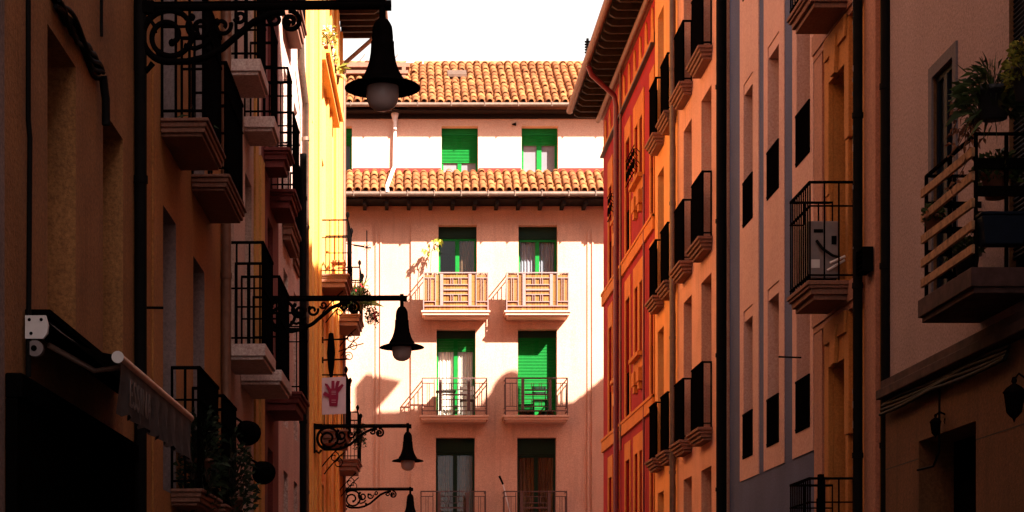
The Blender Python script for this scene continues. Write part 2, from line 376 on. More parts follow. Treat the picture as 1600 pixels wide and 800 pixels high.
def tile_field(T, u0, u1, yf, zf, yb, zb, name='roof', pitch=.235, row=.36, clip=None):
    """barrel clay tiles laid in overlapping courses on a sloping bed"""
    L = math.hypot(yb-yf, zb-zf); dy = (yb-yf)/L; dz = (zb-zf)/L; ny, nz = -dz, dy
    m = MB(); m.cs = False
    m.ct = .1; m.add([(u0, yf, zf), (u1, yf, zf), (u1, yb, zb), (u0, yb, zb)], [(0, 1, 2, 3)])
    m.add([(u0, yf, zf-.1), (u1, yf, zf-.1), (u1, yb, zb-.1), (u0, yb, zb-.1)], [(3, 2, 1, 0)]); m.quad((u0, yf+.05, zf-.1), (u1, yf+.05, zf-.1), (u1, yf+.05, zf+.02), (u0, yf+.05, zf+.02))
    nc = int((u1-u0)/pitch); nr = max(1, int(L/row)+1); m.cs = True
    for c in range(nc):
        uc = u0+(c+.5)*pitch
        for k in range(nr):
            s0 = k*row - (.04 if k else .06); s1 = min(L, (k+1)*row+.05)
            if s0 > L-.05: continue
            m.ct = random.random()**1.2; ju = random.gauss(0, .009); jl = random.gauss(0, .009)
            for kind in (0, 1):
                vs_ = []; n = 8
                for (s_, rr, lift) in ((s0, .104, .038), (s1, .084, .010)):
                    for j in range(n+1):
                        q = math.pi*j/n
                        if kind == 0: x = uc+ju-math.cos(q)*rr; h = lift+jl+math.sin(q)*rr*.95
                        else: x = uc+pitch/2-math.cos(q)*rr*.8; h = .075-math.sin(q)*rr*.7+lift*.4-.02
                        vs_.append((x, yf+dy*s_+ny*h, zf+dz*s_+nz*h))
                m.add(vs_, [(j, j+1, n+2+j, n+1+j) for j in range(n)])
                if kind == 0:                       # thickness of the visible lip
                    lip = [(x, y, z) for x, y, z in vs_[:n+1]]; inn = [(uc+ju+(x-uc-ju)*.82, y+.0, z-.016) for x, y, z in lip]
                    m.add(lip+inn, [(j, n+1+j, n+2+j, j+1) for j in range(n)])
    return m.build(name, 'tile', T)
def pipe(T, pts, r, mat, name='downpipe', rings=0):
    m = MB(); m.tube(pts, r, 12)
    if rings:
        p0, p1 = Vector(pts[-2]), Vector(pts[-1])
        for i in range(rings):
            c = p0.lerp(p1, (i+.4)/rings); d = (p1-p0).normalized()*.03; m.tube([c-d, c+d], r*1.18, 12)
    return m.build(name, mat, T)
def spiral(cx, cz, r0, r1, a0, a1, n=28): return [(cx+(r0+(r1-r0)*i/n)*math.cos(R(a0+(a1-a0)*i/n)), cz+(r0+(r1-r0)*i/n)*math.sin(R(a0+(a1-a0)*i/n))) for i in range(n+1)]

# ================================================================== ground
def gz(Y): return -1.65-.05*max(min(Y, 62), -20)
def structure(o, kind='structure'): o['kind'] = kind; return o
class G0:                       # world-frame stand-in so that structure meshes have no parent
    def __init__(s): s.b = (0, 0, 0); s.e = None
def ground(name, mat, x0, x1, ys, dz, side=False):
    m = MB()
    for i in range(len(ys)-1):
        a, b = ys[i], ys[i+1]; m.quad((x0, a, gz(a)+EYE+dz), (x1, a, gz(a)+EYE+dz), (x1, b, gz(b)+EYE+dz), (x0, b, gz(b)+EYE+dz))
        if side:
            for x in (x0, x1): m.quad((x, a, gz(a)+EYE), (x, b, gz(b)+EYE), (x, b, gz(b)+EYE+dz), (x, a, gz(a)+EYE+dz))
    return structure(m.build(name, mat, G0()))
ground('ground', 'asphalt', -900, 900, [-900, -20, 0, 20, 40, 62, 1500], 0)
ground('street', 'cobble', -2.3, 5.1, [-20, 0, 20, 40, 54.9], .004)
ground('pavement_left', 'kerb', -2.9, -1.55, [-20, 0, 20, 40, 46], .10, True)
ground('pavement_right', 'kerb', 4.35, 5.6, [-20, 0, 20, 40, 48.5], .10, True)

# ================================================================== the house that closes the street
H = Thing('peach_house', 'peach rendered house with green shutters and two tiled roofs closing the end of the street', 'house', FE, 2.3, 0, -4.2)
opsE = []
for (xa, xb, yt, zb) in ((685, 745, 352, 9.07), (810, 871, 352, 9.07), (682, 743, 515, 6.13), (809, 870, 515, 6.13), (681, 742, 684, 2.97), (808, 869, 684, 2.97)):
    opsE.append((EX(xa), EX(xb), zb, EZ(yt)))
facade(H, -9, 14, -6, 12.55, opsE, 'end', 0, .27, 9)
pn = facade(H, EX(642), EX(908), -6, EZ(350), opsE, 'end', -.05, -.07, .048, name='raised_panel')
facade(H, -9, EX(582), -6, EZ(350), [], 'end', -.05, -.07, .048, name='raised_panel')
m = MB()
for px in (588, 595, 919, 926): m.box(EX(px)-.022, EX(px)+.022, -.035, -.002, -6, EZ(361))
m.build('plaster_beads', 'end', H)
# windows, row by row
a, b, c, d = opsE[0]
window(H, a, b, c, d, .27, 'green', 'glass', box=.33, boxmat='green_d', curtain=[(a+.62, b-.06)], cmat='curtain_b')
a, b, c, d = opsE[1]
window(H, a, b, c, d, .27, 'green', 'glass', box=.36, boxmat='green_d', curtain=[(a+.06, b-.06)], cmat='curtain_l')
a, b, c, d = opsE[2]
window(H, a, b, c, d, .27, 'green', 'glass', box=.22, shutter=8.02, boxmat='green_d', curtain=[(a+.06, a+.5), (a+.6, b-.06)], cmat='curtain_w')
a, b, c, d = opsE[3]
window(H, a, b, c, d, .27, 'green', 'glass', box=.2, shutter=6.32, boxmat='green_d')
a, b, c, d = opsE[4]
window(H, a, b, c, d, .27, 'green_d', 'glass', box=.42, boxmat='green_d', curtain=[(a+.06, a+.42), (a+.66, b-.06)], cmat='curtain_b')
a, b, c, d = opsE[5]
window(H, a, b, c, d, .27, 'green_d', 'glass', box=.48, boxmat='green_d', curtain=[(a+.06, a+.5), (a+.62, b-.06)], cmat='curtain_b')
# balconies
for (x0, x1, zt, zr, mt, rp, reed) in ((658, 766, 9.07, 1.08, 'mould_e', 'rail_sun', 1), (788, 892, 9.07, 1.08, 'mould_e', 'rail_sun', 1),
                                   (656, 764, 6.13, 1.06, 'mould_e', 'rail_shade', 0), (786, 890, 6.13, 1.06, 'mould_e', 'rail_shade', 0),
                                   (654, 762, 2.97, 1.04, 'mould_e', 'rail_shade', 0), (784, 889, 2.97, 1.04, 'mould_e', 'rail_shade', 0)):
    s_ = 3025/54.3; a = (x0-608)/s_; b = (x1-608)/s_
    bal = slab(H, a, b, -.05, .66, zt, mt, ((.055, 0), (.075, .035), (.05, .09)))
    deco_railing(H, bal, a+.07, b-.06, -.05, .62, zt, zr, rp)
    if reed:
        m = MB(); x = a+.095; yo = -.05-.62+.028
        while x < b-.085:
            m.ct = random.random(); w = random.uniform(.010, .017); h = zr-.02-random.random()**3*.07
            m.box(x, x+w, yo, yo+.012, zt+.015, zt+h); x += w+.0015
        for hh in (.25, .8): m.box(a+.09, b-.09, yo-.004, yo-.0005, zt+hh, zt+hh+.012)
        m.build('reed_screen', 'reed', sub(H, bal))
# lower tiled roof, its timber eave and gutter
rf = tile_field(H, -9, 12.2, -.95, 12.36, .44, 13.21, row=.37)
m = MB(); m.box(-9, 12.2, -.88, -.003, 12.14, 12.17); m.build('soffit', 'soffit', sub(H, rf))
x = -8.8
while x < 12: m = MB(); m.box(x, x+.1, -.85, -.004, 12.02, 12.138); x += .62; m.build('rafter', 'soffit', sub(H, rf))
m = MB(); m.tube([(-9, -1.0, 12.27), (12.2, -1.0, 12.27)], .072, 12)
x = -8.5
while x < 12: m.box(x, x+.025, -1.085, -.92, 12.19, 12.355); x += .75
m.build('gutter', 'zinc', sub(H, rf))
# upper storey, set back
UY = 55.45; ux = lambda px: (px-608)*UY/3025; uz = lambda py: (990-py)*UY/3025
opsU = [(ux(690), ux(747), uz(270), uz(197)), (ux(815), ux(872), uz(270), uz(197)), (ux(493), ux(550), uz(270), uz(197))]
facade(H, -9, 12, 12.6, 15.0, opsU, 'end_up', .45, .30, 8, name='upper_wall')
a, b, c, d = opsU[0]; window(H, a, b, c, d, .75, 'green', 'curtain_g', box=.2, shutter=c+.32, boxmat='green')
a, b, c, d = opsU[1]; window(H, a, b, c, d, .75, 'green', 'curtain_g', box=.2, shutter=d-.5, boxmat='green', fw=.075)
a, b, c, d = opsU[2]; window(H, a, b, c, d, .75, 'green', 'glass', box=.2, shutter=d-.5, boxmat='green')
m = MB()
for (a, b) in ((-9, opsU[2][0]-.02), (opsU[2][1]+.02, opsU[0][0]-.02), (opsU[0][1]+.02, opsU[1][0]-.02), (opsU[1][1]+.02, 12)):
    m.box(a, b, .41, .447, 12.9, uz(263))
m.build('painted_plinth', 'end_red', H)
rf = tile_field(H, -9, 8.9, -.1, 15.05, 3.5, 17.21, row=.37)
m = MB(); m.box(-9, 8.9, .0, .447, 14.86, 14.89); m.box(-9, 8.9, .35, .447, 14.74, 14.86); m.build('soffit', 'soffit', sub(H, rf))
m = MB(); m.tube([(-9, -.16, 14.99), (8.9, -.16, 14.99)], .062, 12)
x = -8.7
while x < 8.8: m.box(x, x+.02, -.235, -.09, 14.925, 15.06); x += .95
m.build('gutter', 'zinc', sub(H, rf))
m = MB(); m.tube([(-9, 3.52, 17.22), (8.9, 3.52, 17.22)], .09, 10); m.quad((-9, 3.54, 17.2), (8.9, 3.54, 17.2), (8.9, 8.6, 14.4), (-9, 8.6, 14.4)); m.build('ridge', 'roof_plain', sub(H, rf))
m = MB(); m.prism([(1.95, 16.38), (2.32, 16.60), (2.30, 16.68), (1.93, 16.46)], 1.72, 2.28, 'u'); sk = m.build('skylight', 'zinc', sub(H, rf))
# dormer terrace on the left of the roof
dz = lambda py, Y=57: (990-py)*Y/3025; dx = lambda px, Y=57: (px-608)*Y/3025
m = MB()
m.box(-9, dx(636), 2.0, 4, 15.6, dz(128)); m.box(-9, dx(633), 2.15, 4, dz(128), dz(116)); m.box(-9, dx(638), 1.9, 4, dz(116), dz(111)); m.box(-9, dx(633), 2.25, 4, dz(111), dz(105)); m.box(-9, dx(640), 1.95, 4, dz(105), dz(98))
m.box(dx(628), dx(634), 1.94, 2.1, dz(128), dz(105.2))
dm = m.build('roof_terrace', 'mould', H)
m = MB(); m.prism([(dx(634), dz(99)), (dx(652), dz(80)), (dx(661), dz(79)), (dx(646), dz(99))], 1.94, 2.0, 'y')
m.box(dx(660), dx(662), 1.92, 2.05, dz(101), dz(82)); m.build('open_roof_hatch', 'white', sub(H, dm))
m = MB()
for (p, q) in (((556, 98), (570, 80)), ((614, 90), (622, 80)), ((640, 92), (654, 76))):
    m.tube([(dx(p[0]), 2.3, dz(p[1])), (dx(q[0]), 2.3, dz(q[1]))], .012, 5)
m.build('roof_wires', 'brownmetal', sub(H, dm))
# vent on the ridge
m = MB(); vx = 310*58.4/3025
m.tube([(vx, 3.4, 17.0), (vx, 3.4, 17.95)], .04, 8)
for k in range(5): m.lathe(vx, 3.4, [(.03, 17.5+k*.08), (.09, 17.52+k*.08), (.09, 17.545+k*.08), (.03, 17.57+k*.08)], 12)
m.build('ridge_vent', 'iron', H)
# white downpipe with its hopper
pipe(H, [(ux(617), .38, 14.5), (ux(616), .37, uz(262)), (ux(614), .2, 13.22), (ux(606), -.9, 12.56), (ux(605), -1.02, 12.50), (ux(605), -1.04, 12.3)], .055, 'pipe_white', 'downpipe')
m = MB(); m.lathe(ux(617), .30, [(.05, 14.97), (.12, 14.95), (.10, 14.8), (.055, 14.6), (.055, 14.4)], 12); m.build('rain_hopper', 'pipe_white', H)

# ================================================================== right-hand houses
# --- red and orange painted house
YA, YB = 39.1, 48.5
T = Thing('red_house', 'red house with orange window panels and a wavy painted frieze under deep timber eaves', 'house', FR, -(YA+YB)/2, 0, -4)
lv = [(8.5, 10.84), (4.85, 7.42), (1.1, 3.78)]; lv3 = [(8.5, 11.1), (4.85, 7.52), (1.1, 3.9)]; sm = [(9.75, 11.0), (5.98, 7.5), (2.2, 3.9)]
cols = [(46.55, 47.2, lv, 46.4, 47.4), (45.2, 45.75, sm, 45.08, 45.87), (43.1, 43.85, lv3, 42.95, 44.0), (41.7, 42.2, sm, 0, 0), (40.95, 41.4, sm, 0, 0), (39.22, 39.62, lv, 39.12, 39.8)]
ops = [(-b, -a, z0, z1) for (a, b, L, *_) in cols for (z0, z1) in L]
facade(T, -YB, -YA, -6, 12.95, ops, 'red', 0, .22, 8)
bands = [(8.18, 8.48), (4.52, 4.83)]; tops = [11.5, 7.98, 4.3]
for (pa, pb, members, small) in ((46.4, 47.4, [0], 0), (45.08, 45.87, [1], 1), (42.95, 44.0, [2], 0), (40.7, 42.45, [3, 4], 1), (39.12, 39.8, [5], 0)):
    for k in range(3):
        z1 = tops[k]; z0 = ([8.484, 4.834, 0][k]) if not small else (sm[k][0]-.32)
        o_ = [(-cols[i][1], -cols[i][0], cols[i][2][k][0], cols[i][2][k][1]) for i in members]
        facade(T, -pb, -pa, z0, z1, o_, 'orange', -.022, -.098, .02, name='orange_surround')
        if small:                                     # stepped corbel and little iron flower rail
            m = MB()
            for i in members:
                a, b = -cols[i][1], -cols[i][0]
                m.box(a-.12, b+.12, -.14, -.024, sm[k][0]-.10, sm[k][0]-.01)
                m.box(a+.02, b-.02, -.10, -.003, sm[k][0]-.62, sm[k][0]-.33); m.box(a+.12, b-.12, -.08, -.003, sm[k][0]-.78, sm[k][0]-.622)
            m.build('window_corbel', 'orange', T)
            if k == 0:
                m = MB(); a, b = -cols[members[0]][1]-.1, -cols[members[-1]][0]+.1; zz = sm[k][0]
                for q in range(int((b-a)/.3)+1):
                    uc = a+.15+q*.3
                    for (r0, cz) in ((.13, .18), (.09, .42)):
                        m.tube([(uc+x, -.20, zz+cz+z) for x, z in spiral(0, 0, r0, .03, 0, 540, 20)], .012, 5)
                        m.tube([(uc, -.06-.14*abs(math.cos(g*.5)), zz+cz+.1*math.sin(g)) for g in (0, 1, 2, 3)], .010, 5)
                m.tube([(a, -.20, zz+.56), (b, -.20, zz+.56)], .012, 5); m.tube([(a, -.20, zz), (b, -.20, zz)], .012, 5)
                m.build('flower_guard', 'iron', T)
for i, (a, b, L, *_) in enumerate(cols):
    for (z0, z1) in L:
        w = window(T, -b, -a, z0, z1, .22, 'brown', 'glass', mull=False)
        if L is not sm:
            m = MB(); n = 7
            for q in range(n+1): u = -b+(b-a)*q/n; m.box(u-.008, u+.008, .02, .036, z0, z0+1.0)
            m.box(-b, -a, .016, .04, z0+1.0, z0+1.03); m.box(-b, -a, .016, .04, z0+.06, z0+.08); m.build('guard_rail', 'iron', sub(T, w))
for z0, z1 in bands: m = MB(); m.box(-YB+.01, -YA-.004, -.055, -.002, z0, z1); m.box(-YB+.01, -YA-.004, -.075, -.0025, z1-.05, z1+.012); m.build('floor_band', 'orange', T)
pts = [(-YB+.01, 11.95)]; u = -YB+.01; P = .95; wave = []
while u < -YA-.02:
    for f, z in ((0, 12.16), (.34, 12.16), (.40, 12.30), (.41, 12.58), (.47, 12.70), (.56, 12.74), (.66, 12.68), (.72, 12.52), (.74, 12.34), (.82, 12.20), (.97, 12.16)):
        uu = min(u+f*P, -YA-.005); wave.append((uu, z))
    u += P
m = MB()
for i in range(len(wave)-1):
    (a, za), (b, zb) = wave[i], wave[i+1]
    if abs(b-a) > 1e-4: m.quad((a, -.024, 11.95), (b, -.024, 11.95), (b, -.024, zb), (a, -.024, za)); m.quad((a, -.024, za), (b, -.024, zb), (b, -.001, zb), (a, -.001, za))
m.quad((-YB+.01, -.024, 11.95), (-YA, -.024, 11.95), (-YA, -.001, 11.95), (-YB+.01, -.001, 11.95))
m.build('painted_frieze', 'orange', T)
m = MB(); m.box(-YB+.01, -YA-.003, -.09, -.002, 11.90, 11.948); m.build('frieze_ledge', 'brown', T)
ro = roof(T, -YB-.15, -YA-.01, 13.12, 0, .78, .35, 15, step=.52)
m = MB(); m.box(-47.9, -47.1, 4.3, 5.0, 13.2, 15.15); m.lathe(-47.5, 4.65, [(.32, 15.15), (.32, 15.28), (.24, 15.42), (0, 15.52)], 14); m.build('chimney', 'red', sub(T, ro))
m = MB(); m.prism([(-.27, 13.24), (-.12, 13.24), (.79, 14.28), (.3, 14.38), (-.27, 14.42)], -48.55, -48.2, 'u'); m.build('wedge_shadow_caster', 'roof_plain', sub(T, ro))  # unseen wedge, added to throw the slanted shadow on the end house
m = MB(); m.prism([(5.2, 13.24), (8.8, 13.24), (8.8, 16.3)], -48.6, -48.3, 'u'); m.build('slant_shadow_caster', 'red', sub(T, ro))  # hidden triangle, added so the shadow edge climbs to the right
m = MB(); m.tube([(-YB-.3, -.10, 12.93), (-YA-.02, -.10, 12.93)], .07, 10); m.box(-YB, -YA-.02, -.05, -.002, 12.86, 13.09); m.build('eave_moulding', 'brownmetal', sub(T, ro))
pipe(T, [(-44.4, -.80, 13.02), (-44.5, -.72, 12.85), (-44.8, -.16, 12.45), (-44.85, -.11, 12.2), (-44.85, -.11, -3.5)], .06, 'pipe_red', rings=5)
pipe(T, [(-44.35, -.07, 12.9), (-44.35, -.07, 4.2)], .028, 'brownmetal', 'conduit')
pipe(T, [(-40.45, -.05, 9.6), (-40.45, -.05, -3)], .022, 'pipe_red', 'conduit')
# --- orange house, salmon house
def p_house(nm, label, Ya, Yb, mat, cs, top=14.1):
    T = Thing(nm, label, 'house', FR, -(Ya+Yb)/2, 0, -4)
    fl = [(9.77, 12.3), (6.60, 9.15), (3.43, 6.02), (.28, 2.8)]
    facade(T, -Yb, -Ya, -6, top, [(-b, -a, z0, z1) for a, b in cs for z0, z1 in fl], mat, 0, .3, 9)
    for (a, b) in cs:
        for k, (z0, z1) in enumerate(fl):
            w = window(T, -b, -a, z0, z1, .3, 'brown', 'glass')
            bal = slab(T, -b-.14, -a+.14, 0, .25, z0, 'mould', ((.05, 0), (.055, .03), (.06, .065), (.05, .10)))
            railing(T, bal, -b-.04, -a+.04, 0, .15, z0, 1.10, .07, .013)
    roof(T, -Yb+.01, -Ya-.01, top, 0, .7, 1.6, 9, rafters=False)
    return T
PO = p_house('orange_house', 'plain orange house with shallow black balconies between the red and the salmon house', 35.98, 39.1, 'p_orange', [(37.85, 38.7), (36.25, 37.1)])
PS = p_house('salmon_house', 'salmon rendered house with shallow black balconies beside the slate grey striped house', 31.55, 35.98, 'p_salmon', [(34.35, 35.3), (32.25, 33.3)])
pipe(PO, [(-36.0, -.10, 14.0), (-36.0, -.10, -3.5)], .055, 'zinc', rings=7)
pipe(PS, [(-31.2, -.03, 14), (-31.2, -.03, -3.3)], .07, 'pipe_black', rings=8)
pipe(PS, [(-31.32, .04, 14), (-31.32, .04, -3.3)], .05, 'pipe_black')
# --- slate grey house with pink stripes
YA, YB = 24.62, 31.1
T = Thing('striped_house', 'slate grey house with dusty pink window stripes on the right side of the street', 'house', FR, -(YA+YB)/2, .1, -4)
cs = [(29.05, 29.8, 28.6, 30.12), (27.1, 27.9, 26.75, 28.2), (25.1, 25.92, 24.9, 26.2)]
fl = [(9.73, 11.95), (6.24, 8.44), (2.68, 4.95)]
facade(T, -YB, -YA, -6, 14.3, [(-b, -a, z0, z1) for a, b, *_ in cs for z0, z1 in fl], 'grey', .1, .3, 9, jamb='g_pink')
for (a, b, pa, pb) in cs:
    facade(T, -pb, -pa, 2.36, 14.2, [(-b, -a, z0, z1) for z0, z1 in fl], 'g_pink', .085, -.105, .0149, name='pink_stripe')
    for z0, z1 in fl:
        w = window(T, -b, -a, z0, z1, .42, 'brown', 'glass')
        m = MB(); m.box(-b, -a, .10, .42, z1-.16, z1-.001); m.build('lintel_box', 'g_pink', sub(T, w))
        m = MB(); n = 12
        for q in range(n+1): u = -b+(b-a)*q/n; m.box(u-.011, u+.011, .07, .09, z0, z0+.66)
        m.box(-b-.02, -a+.02, .066, .094, z0+.66, z0+.69); m.box(-b-.02, -a+.02, .066, .094, z0+.03, z0+.055); m.build('guard_rail', 'iron', sub(T, w))
roof(T, -YB+.01, -YA-.01, 14.3, .1, .7, 1.6, 9, rafters=False)
m = MB(); m.tube([(-25.6, .08, 3.65), (-25.6, -.22, 3.66)], .012, 6); m.build('iron_rod', 'iron', T)
# --- ochre house with the stone balconies
YA, YB = 20.95, 24.62
T = Thing('ochre_house', 'ochre orange house with moulded stone balconies on the right side of the street', 'house', FR, -(YA+YB)/2, .08, -4)
fl = [(7.56, 10.2), (4.13, 6.74), (.66, 3.25)]
facade(T, -YB, -YA, -6, 14.6, [(-23.75, -22.95, z0, z1) for z0, z1 in fl], 'ochre', .08, .32, 9)
m = MB(); m.box(-24.6, -24.15, .03, .078, -6, 14.5); m.build('pilaster', 'y_pink', T); m = MB(); m.box(-22.0, -21.5, .03, .078, -6, 14.5); m.build('pilaster', 'y_pink', T)
for z0 in (7.33, 3.88, .42): m = MB(); m.box(-24.61, -22.2, 0, .077, z0, z0+.24); m.box(-24.61, -22.2, .02, .0765, z0-.08, z0-.001); m.build('floor_band', 'y_pink', T)
for z0, z1 in fl:
    m = MB()
    m.box(-23.98, -23.76, .02, .078, z1-1.35, z1+.55); m.box(-23.90, -23.752, .035, .0785, z0, z1-1.351); m.box(-22.94, -22.72, .02, .078, z1-.9, z1+.55)
    m.box(-22.94, -22.80, .035, .0785, z0, z1-.901); m.box(-23.758, -22.942, .02, .078, z1+.01, z1+.55); m.box(-23.9, -22.8, -.01, .0195, z1+.30, z1+.56)
    m.prism([(-23.45, z1-.0), (-23.25, z1-.0), (-23.18, z1+.45), (-23.52, z1+.45)], -.03, .0193, 'y')
    m.build('door_surround', 'ochre', T, bevel=.006)
    window(T, -23.75, -22.95, z0, z1, .40, 'brown', 'glass')
    bal = slab(T, -23.82, -22.62, .08, .56, z0, 'mould', ((.05, 0), (.035, .02), (.07, .05), (.06, .09)))
    railing(T, bal, -23.76, -22.68, .08, .52, z0, 1.17, .115, .0085, mid=.88)
roof(T, -YB+.01, -YA-.01, 14.6, .08, .7, 1.6, 9, rafters=False)
pipe(T, [(-22.02, -.04, 14.4), (-22.02, -.04, -3)], .056, 'pipe_black', rings=9)
m = MB()
for k in range(46): 
    z = random.uniform(-1, 8); g = random.uniform(-1.2, .2); m.box(-22.02+.056*math.sin(g)-.004, -22.02+.056*math.sin(g)+.004, -.04-.057*math.cos(g)-.002, -.04-.050*math.cos(g), z, z+random.uniform(.02, .09))
m.build('paint_chips', 'offwhite', T)
pipe(T, [(-20.85, -.02, 14.4), (-20.85, -.02, -3)], .06, 'pipe_black', rings=9)
# --- mauve house in the right foreground
YA, YB = 9.0, 20.75
T = Thing('mauve_house', 'mauve pink house with a brown stone ground floor in the right foreground', 'house', FR, -(YA+YB)/2, 0, -3)
ops = [(-19.1, -18.4, 3.3, 5.48), (-16.77, -15.5, 3.05, 6.6), (-19.45, -17.55, -3.3, 1.93)]
facade(T, -YB, -YA, -6, 17.5, ops, 'mauve', 0, .32, 9, jamb='stone')
m = MB()
m.box(-19.22, -19.102, -.02, .12, 3.2, 5.6); m.box(-18.398, -18.28, -.02, .12, 3.2, 5.6); m.box(-19.102, -18.398, -.02, .12, 5.482, 5.6)
m.build('window_surround', 'frame_grey', T)
window(T, -19.1, -18.4, 3.3, 5.48, .03, 'blue_d', 'dark_glass'); window(T, -16.77, -15.5, 3.05, 6.6, .06, 'blue_d', 'glass', box=.1, shutter=3.2)
facade(T, -YB+.005, -YA, -6, 2.48, [(-19.45, -17.55, -3.3, 1.93)], 'stone', -.05, -.07, .048, name='stone_base')
m = MB()
for z in (1.75, .95, .15, -.65): 
    m.box(-YB+.01, -19.46, -.053, -.0505, z, z+.012); m.box(-17.54, -YA, -.053, -.0505, z, z+.012)
m.build('stone_joints', 'soil', T)
m = MB(); m.box(-YB+.01, -YA, -.16, -.002, 2.50, 2.60); m.box(-YB+.01, -YA, -.11, -.0025, 2.60, 2.70); led = m.build('string_course', 'conc', T, bevel=.01)
m = MB()
for k in range(4):
    pts = []; u = -20.7
    while u < -16.4: pts.append((u, -.085-.012*k, 2.47-.035*k-.03*abs(math.sin(u*1.1+k*.6)))); u += .2
    m.tube(pts, .018, 6)
m.tube([(-18.6, -.08, 2.45), (-18.58, -.09, 2.1), (-18.62, -.08, 1.75), (-18.75, -.10, 1.62), (-18.95, -.2, 1.60)], .012, 6)
m.build('cable_bundle', 'cable', T)
m = MB(); m.box(-18.55, -17.56, .32, .38, -3.4, 1.92); m.box(-18.45, -18.05, .30, .319, -1.5, 1.7); m.box(-17.98, -17.62, .30, .319, -1.5, 1.7); m.build('door', 'door_r', T)
m = MB(); m.box(-19.44, -18.56, .30, .36, -3.4, 1.92); m.build('door', 'shop', T)
bal = slab(T, -17.62, -16.0, 0, .56, 3.03, 'conc', ((.16, 0), (.05, .03)))
# railing with thin posts, flat dark bars at the end and rough pine slats along the front
m = MB(); yo = -.5; ux0, ux1 = -17.55, -16.07
for u in (ux0, ux1, (ux0+ux1)/2): m.box(u-.014, u+.014, yo-.014, yo+.014, 3.03, 4.15)
for u in (ux0, ux1):
    m.box(u-.012, u+.012, yo, -.002, 4.135, 4.16); m.box(u-.014, u+.014, -.26, -.232, 3.03, 4.14)
    for z in (3.22, 3.42, 3.63, 3.86): m.box(u-.011, u+.011, yo, -.003, z, z+(.055 if u == ux0 else .085))
m.box(ux0, ux1, yo-.014, yo+.014, 4.13, 4.155)
rl = m.build('railing', 'iron', sub(T, bal))
m = MB()
for i, z in enumerate((3.14, 3.33, 3.53, 3.74, 3.95)):
    j = random.uniform(-.012, .012); m.prism([(ux0-.03, z+j), (ux1+.03, z-j+.01), (ux1+.03, z-j+.085), (ux0-.03, z+j+.075)], yo-.045, yo-.016, 'y')
m.build('pine_slats', 'wood', sub(T, bal), bevel=.003)
roof(T, -YB+.01, -YA-.01, 17.5, 0, .7, 1.6, 9, rafters=False)
T2 = Thing('plain_house', 'plain mauve house nearest the camera on the right', 'house', FR, 0, 0, -2); facade(T2, -9, 20, -6, 19, [], 'mauve', 0)

# ================================================================== left-hand houses
T2 = Thing('grey_house', 'worn grey rendered house at the left edge, nearest the camera', 'house', FL, 0, 0, -2); facade(T2, -20, 10.83, -6, 18.5, [], 'a_grey', 0)
# --- weathered ochre house with the shopfront
T = Thing('shop_house', 'weathered ochre house with a black shopfront in the left foreground', 'house', FL, 13, 0, -2.3)
YA, YB = 10.83, 15.32
ops = [(12.0, 12.92, 2.0, 3.78), (13.95, 14.82, 2.0, 3.78)]
facade(T, YA, YB, -6, 18, ops, 'a_ochre', 0, .42, 9)
for a, b, c, d in ops:
    window(T, a, b, c, d, .42, 'brown', 'glass')
m = MB(); m.box(YA, YB-.35, -.10, -.002, 1.32, 1.46); m.box(YA, YB-.35, -.07, -.0025, -3, 1.319); fr = m.build('shopfront', 'shop', T, bevel=.01)
m = MB(); m.box(12.4, 12.75, -.085, -.0705, -.5, .7); m.build('shop_door', 'door_r', sub(T, fr))
pipe(T, [(11.31, -.03, 8), (11.31, -.03, 3.0), (11.33, -.035, 2.9), (11.31, -.03, 1.5)], .016, 'cable', 'conduit', rings=0)
pipe(T, [(13.78, -.02, 8), (13.78, -.02, 4.25)], .012, 'cable', 'conduit')
m = MB()
for k in range(5):
    pts = [(12.1+t*1.62+.02*math.sin(9*t+k), -.03-.02*math.sin(k*1.3+6*t), 3.92+.02*k+ (.44)*math.sin(t*1.6)*0+.0-t*.0+.03*math.sin(t*13+k)) for t in [i/24 for i in range(25)]]
    m.tube(pts, .016, 6)
m.tube([(13.72, -.04, 3.95), (13.78, -.05, 3.8), (13.79, -.05, 3.62)], .03, 6)
m.build('cable_bundle', 'cable', T)
pipe(T, [(15.36, -.05, 8), (15.36, -.05, -3)], .05, 'pipe_black', rings=6)
roof(T, YA, YB-.01, 18, 0, .7, 1.6, 9, rafters=False)
# --- orange ochre house with lilac doors
YA, YB = 15.42, 21.4
T = Thing('lilac_door_house', 'orange ochre house with lilac grey doors and dark slab balconies on the left', 'house', FL, 18, 0, -2.6)
ops = [(16.93, 17.75, 4.46, 7.0), (18.96, 19.85, 4.46, 7.0), (16.93, 17.75, 1.26, 3.75), (18.96, 19.85, 1.26, 3.70), (16.93, 17.75, -2.4, .2), (18.96, 19.85, -2.4, .2)]
facade(T, YA, YB, -6, 17, ops, 'b_ochre', 0, .45, 9, jamb='b_grey')
for a, b, c, d in ops: window(T, a, b, c, d, .45, 'brown', 'glass')
for (a, b, p, z, s) in ((16.74, 18.1, .42, 4.46, 0), (18.77, 20.4, .38, 4.455, 0), (17.35, 18.9, .30, 1.30, 1), (19.4, 20.7, .28, 1.30, 1)):
    bal = slab(T, a, b, 0, p, z, 'mould', ((.03, 0), (.045, .02), (.045, .035), (.03, .06)))
    railing(T, bal, a+.05, b-.05, 0, p-.05, z, 1.1, .085, .011, mid=.8)
pipe(T, [(21.3, -.06, 13), (21.3, -.06, -3)], .055, 'brownmetal', rings=6)
m = MB(); m.box(15.5, 15.75, -.02, -.002, -3, 13); m.build('pilaster', 'b_ochre', T); m = MB(); m.box(16.25, 16.5, -.02, -.002, -3, 13); m.build('pilaster', 'b_ochre', T)
m = MB(); m.tube([(15.75, -.02, 2.65), (15.75, -.08, 2.65), (15.82, -.16, 2.66)], .012, 6); m.build('iron_hook', 'iron', T)
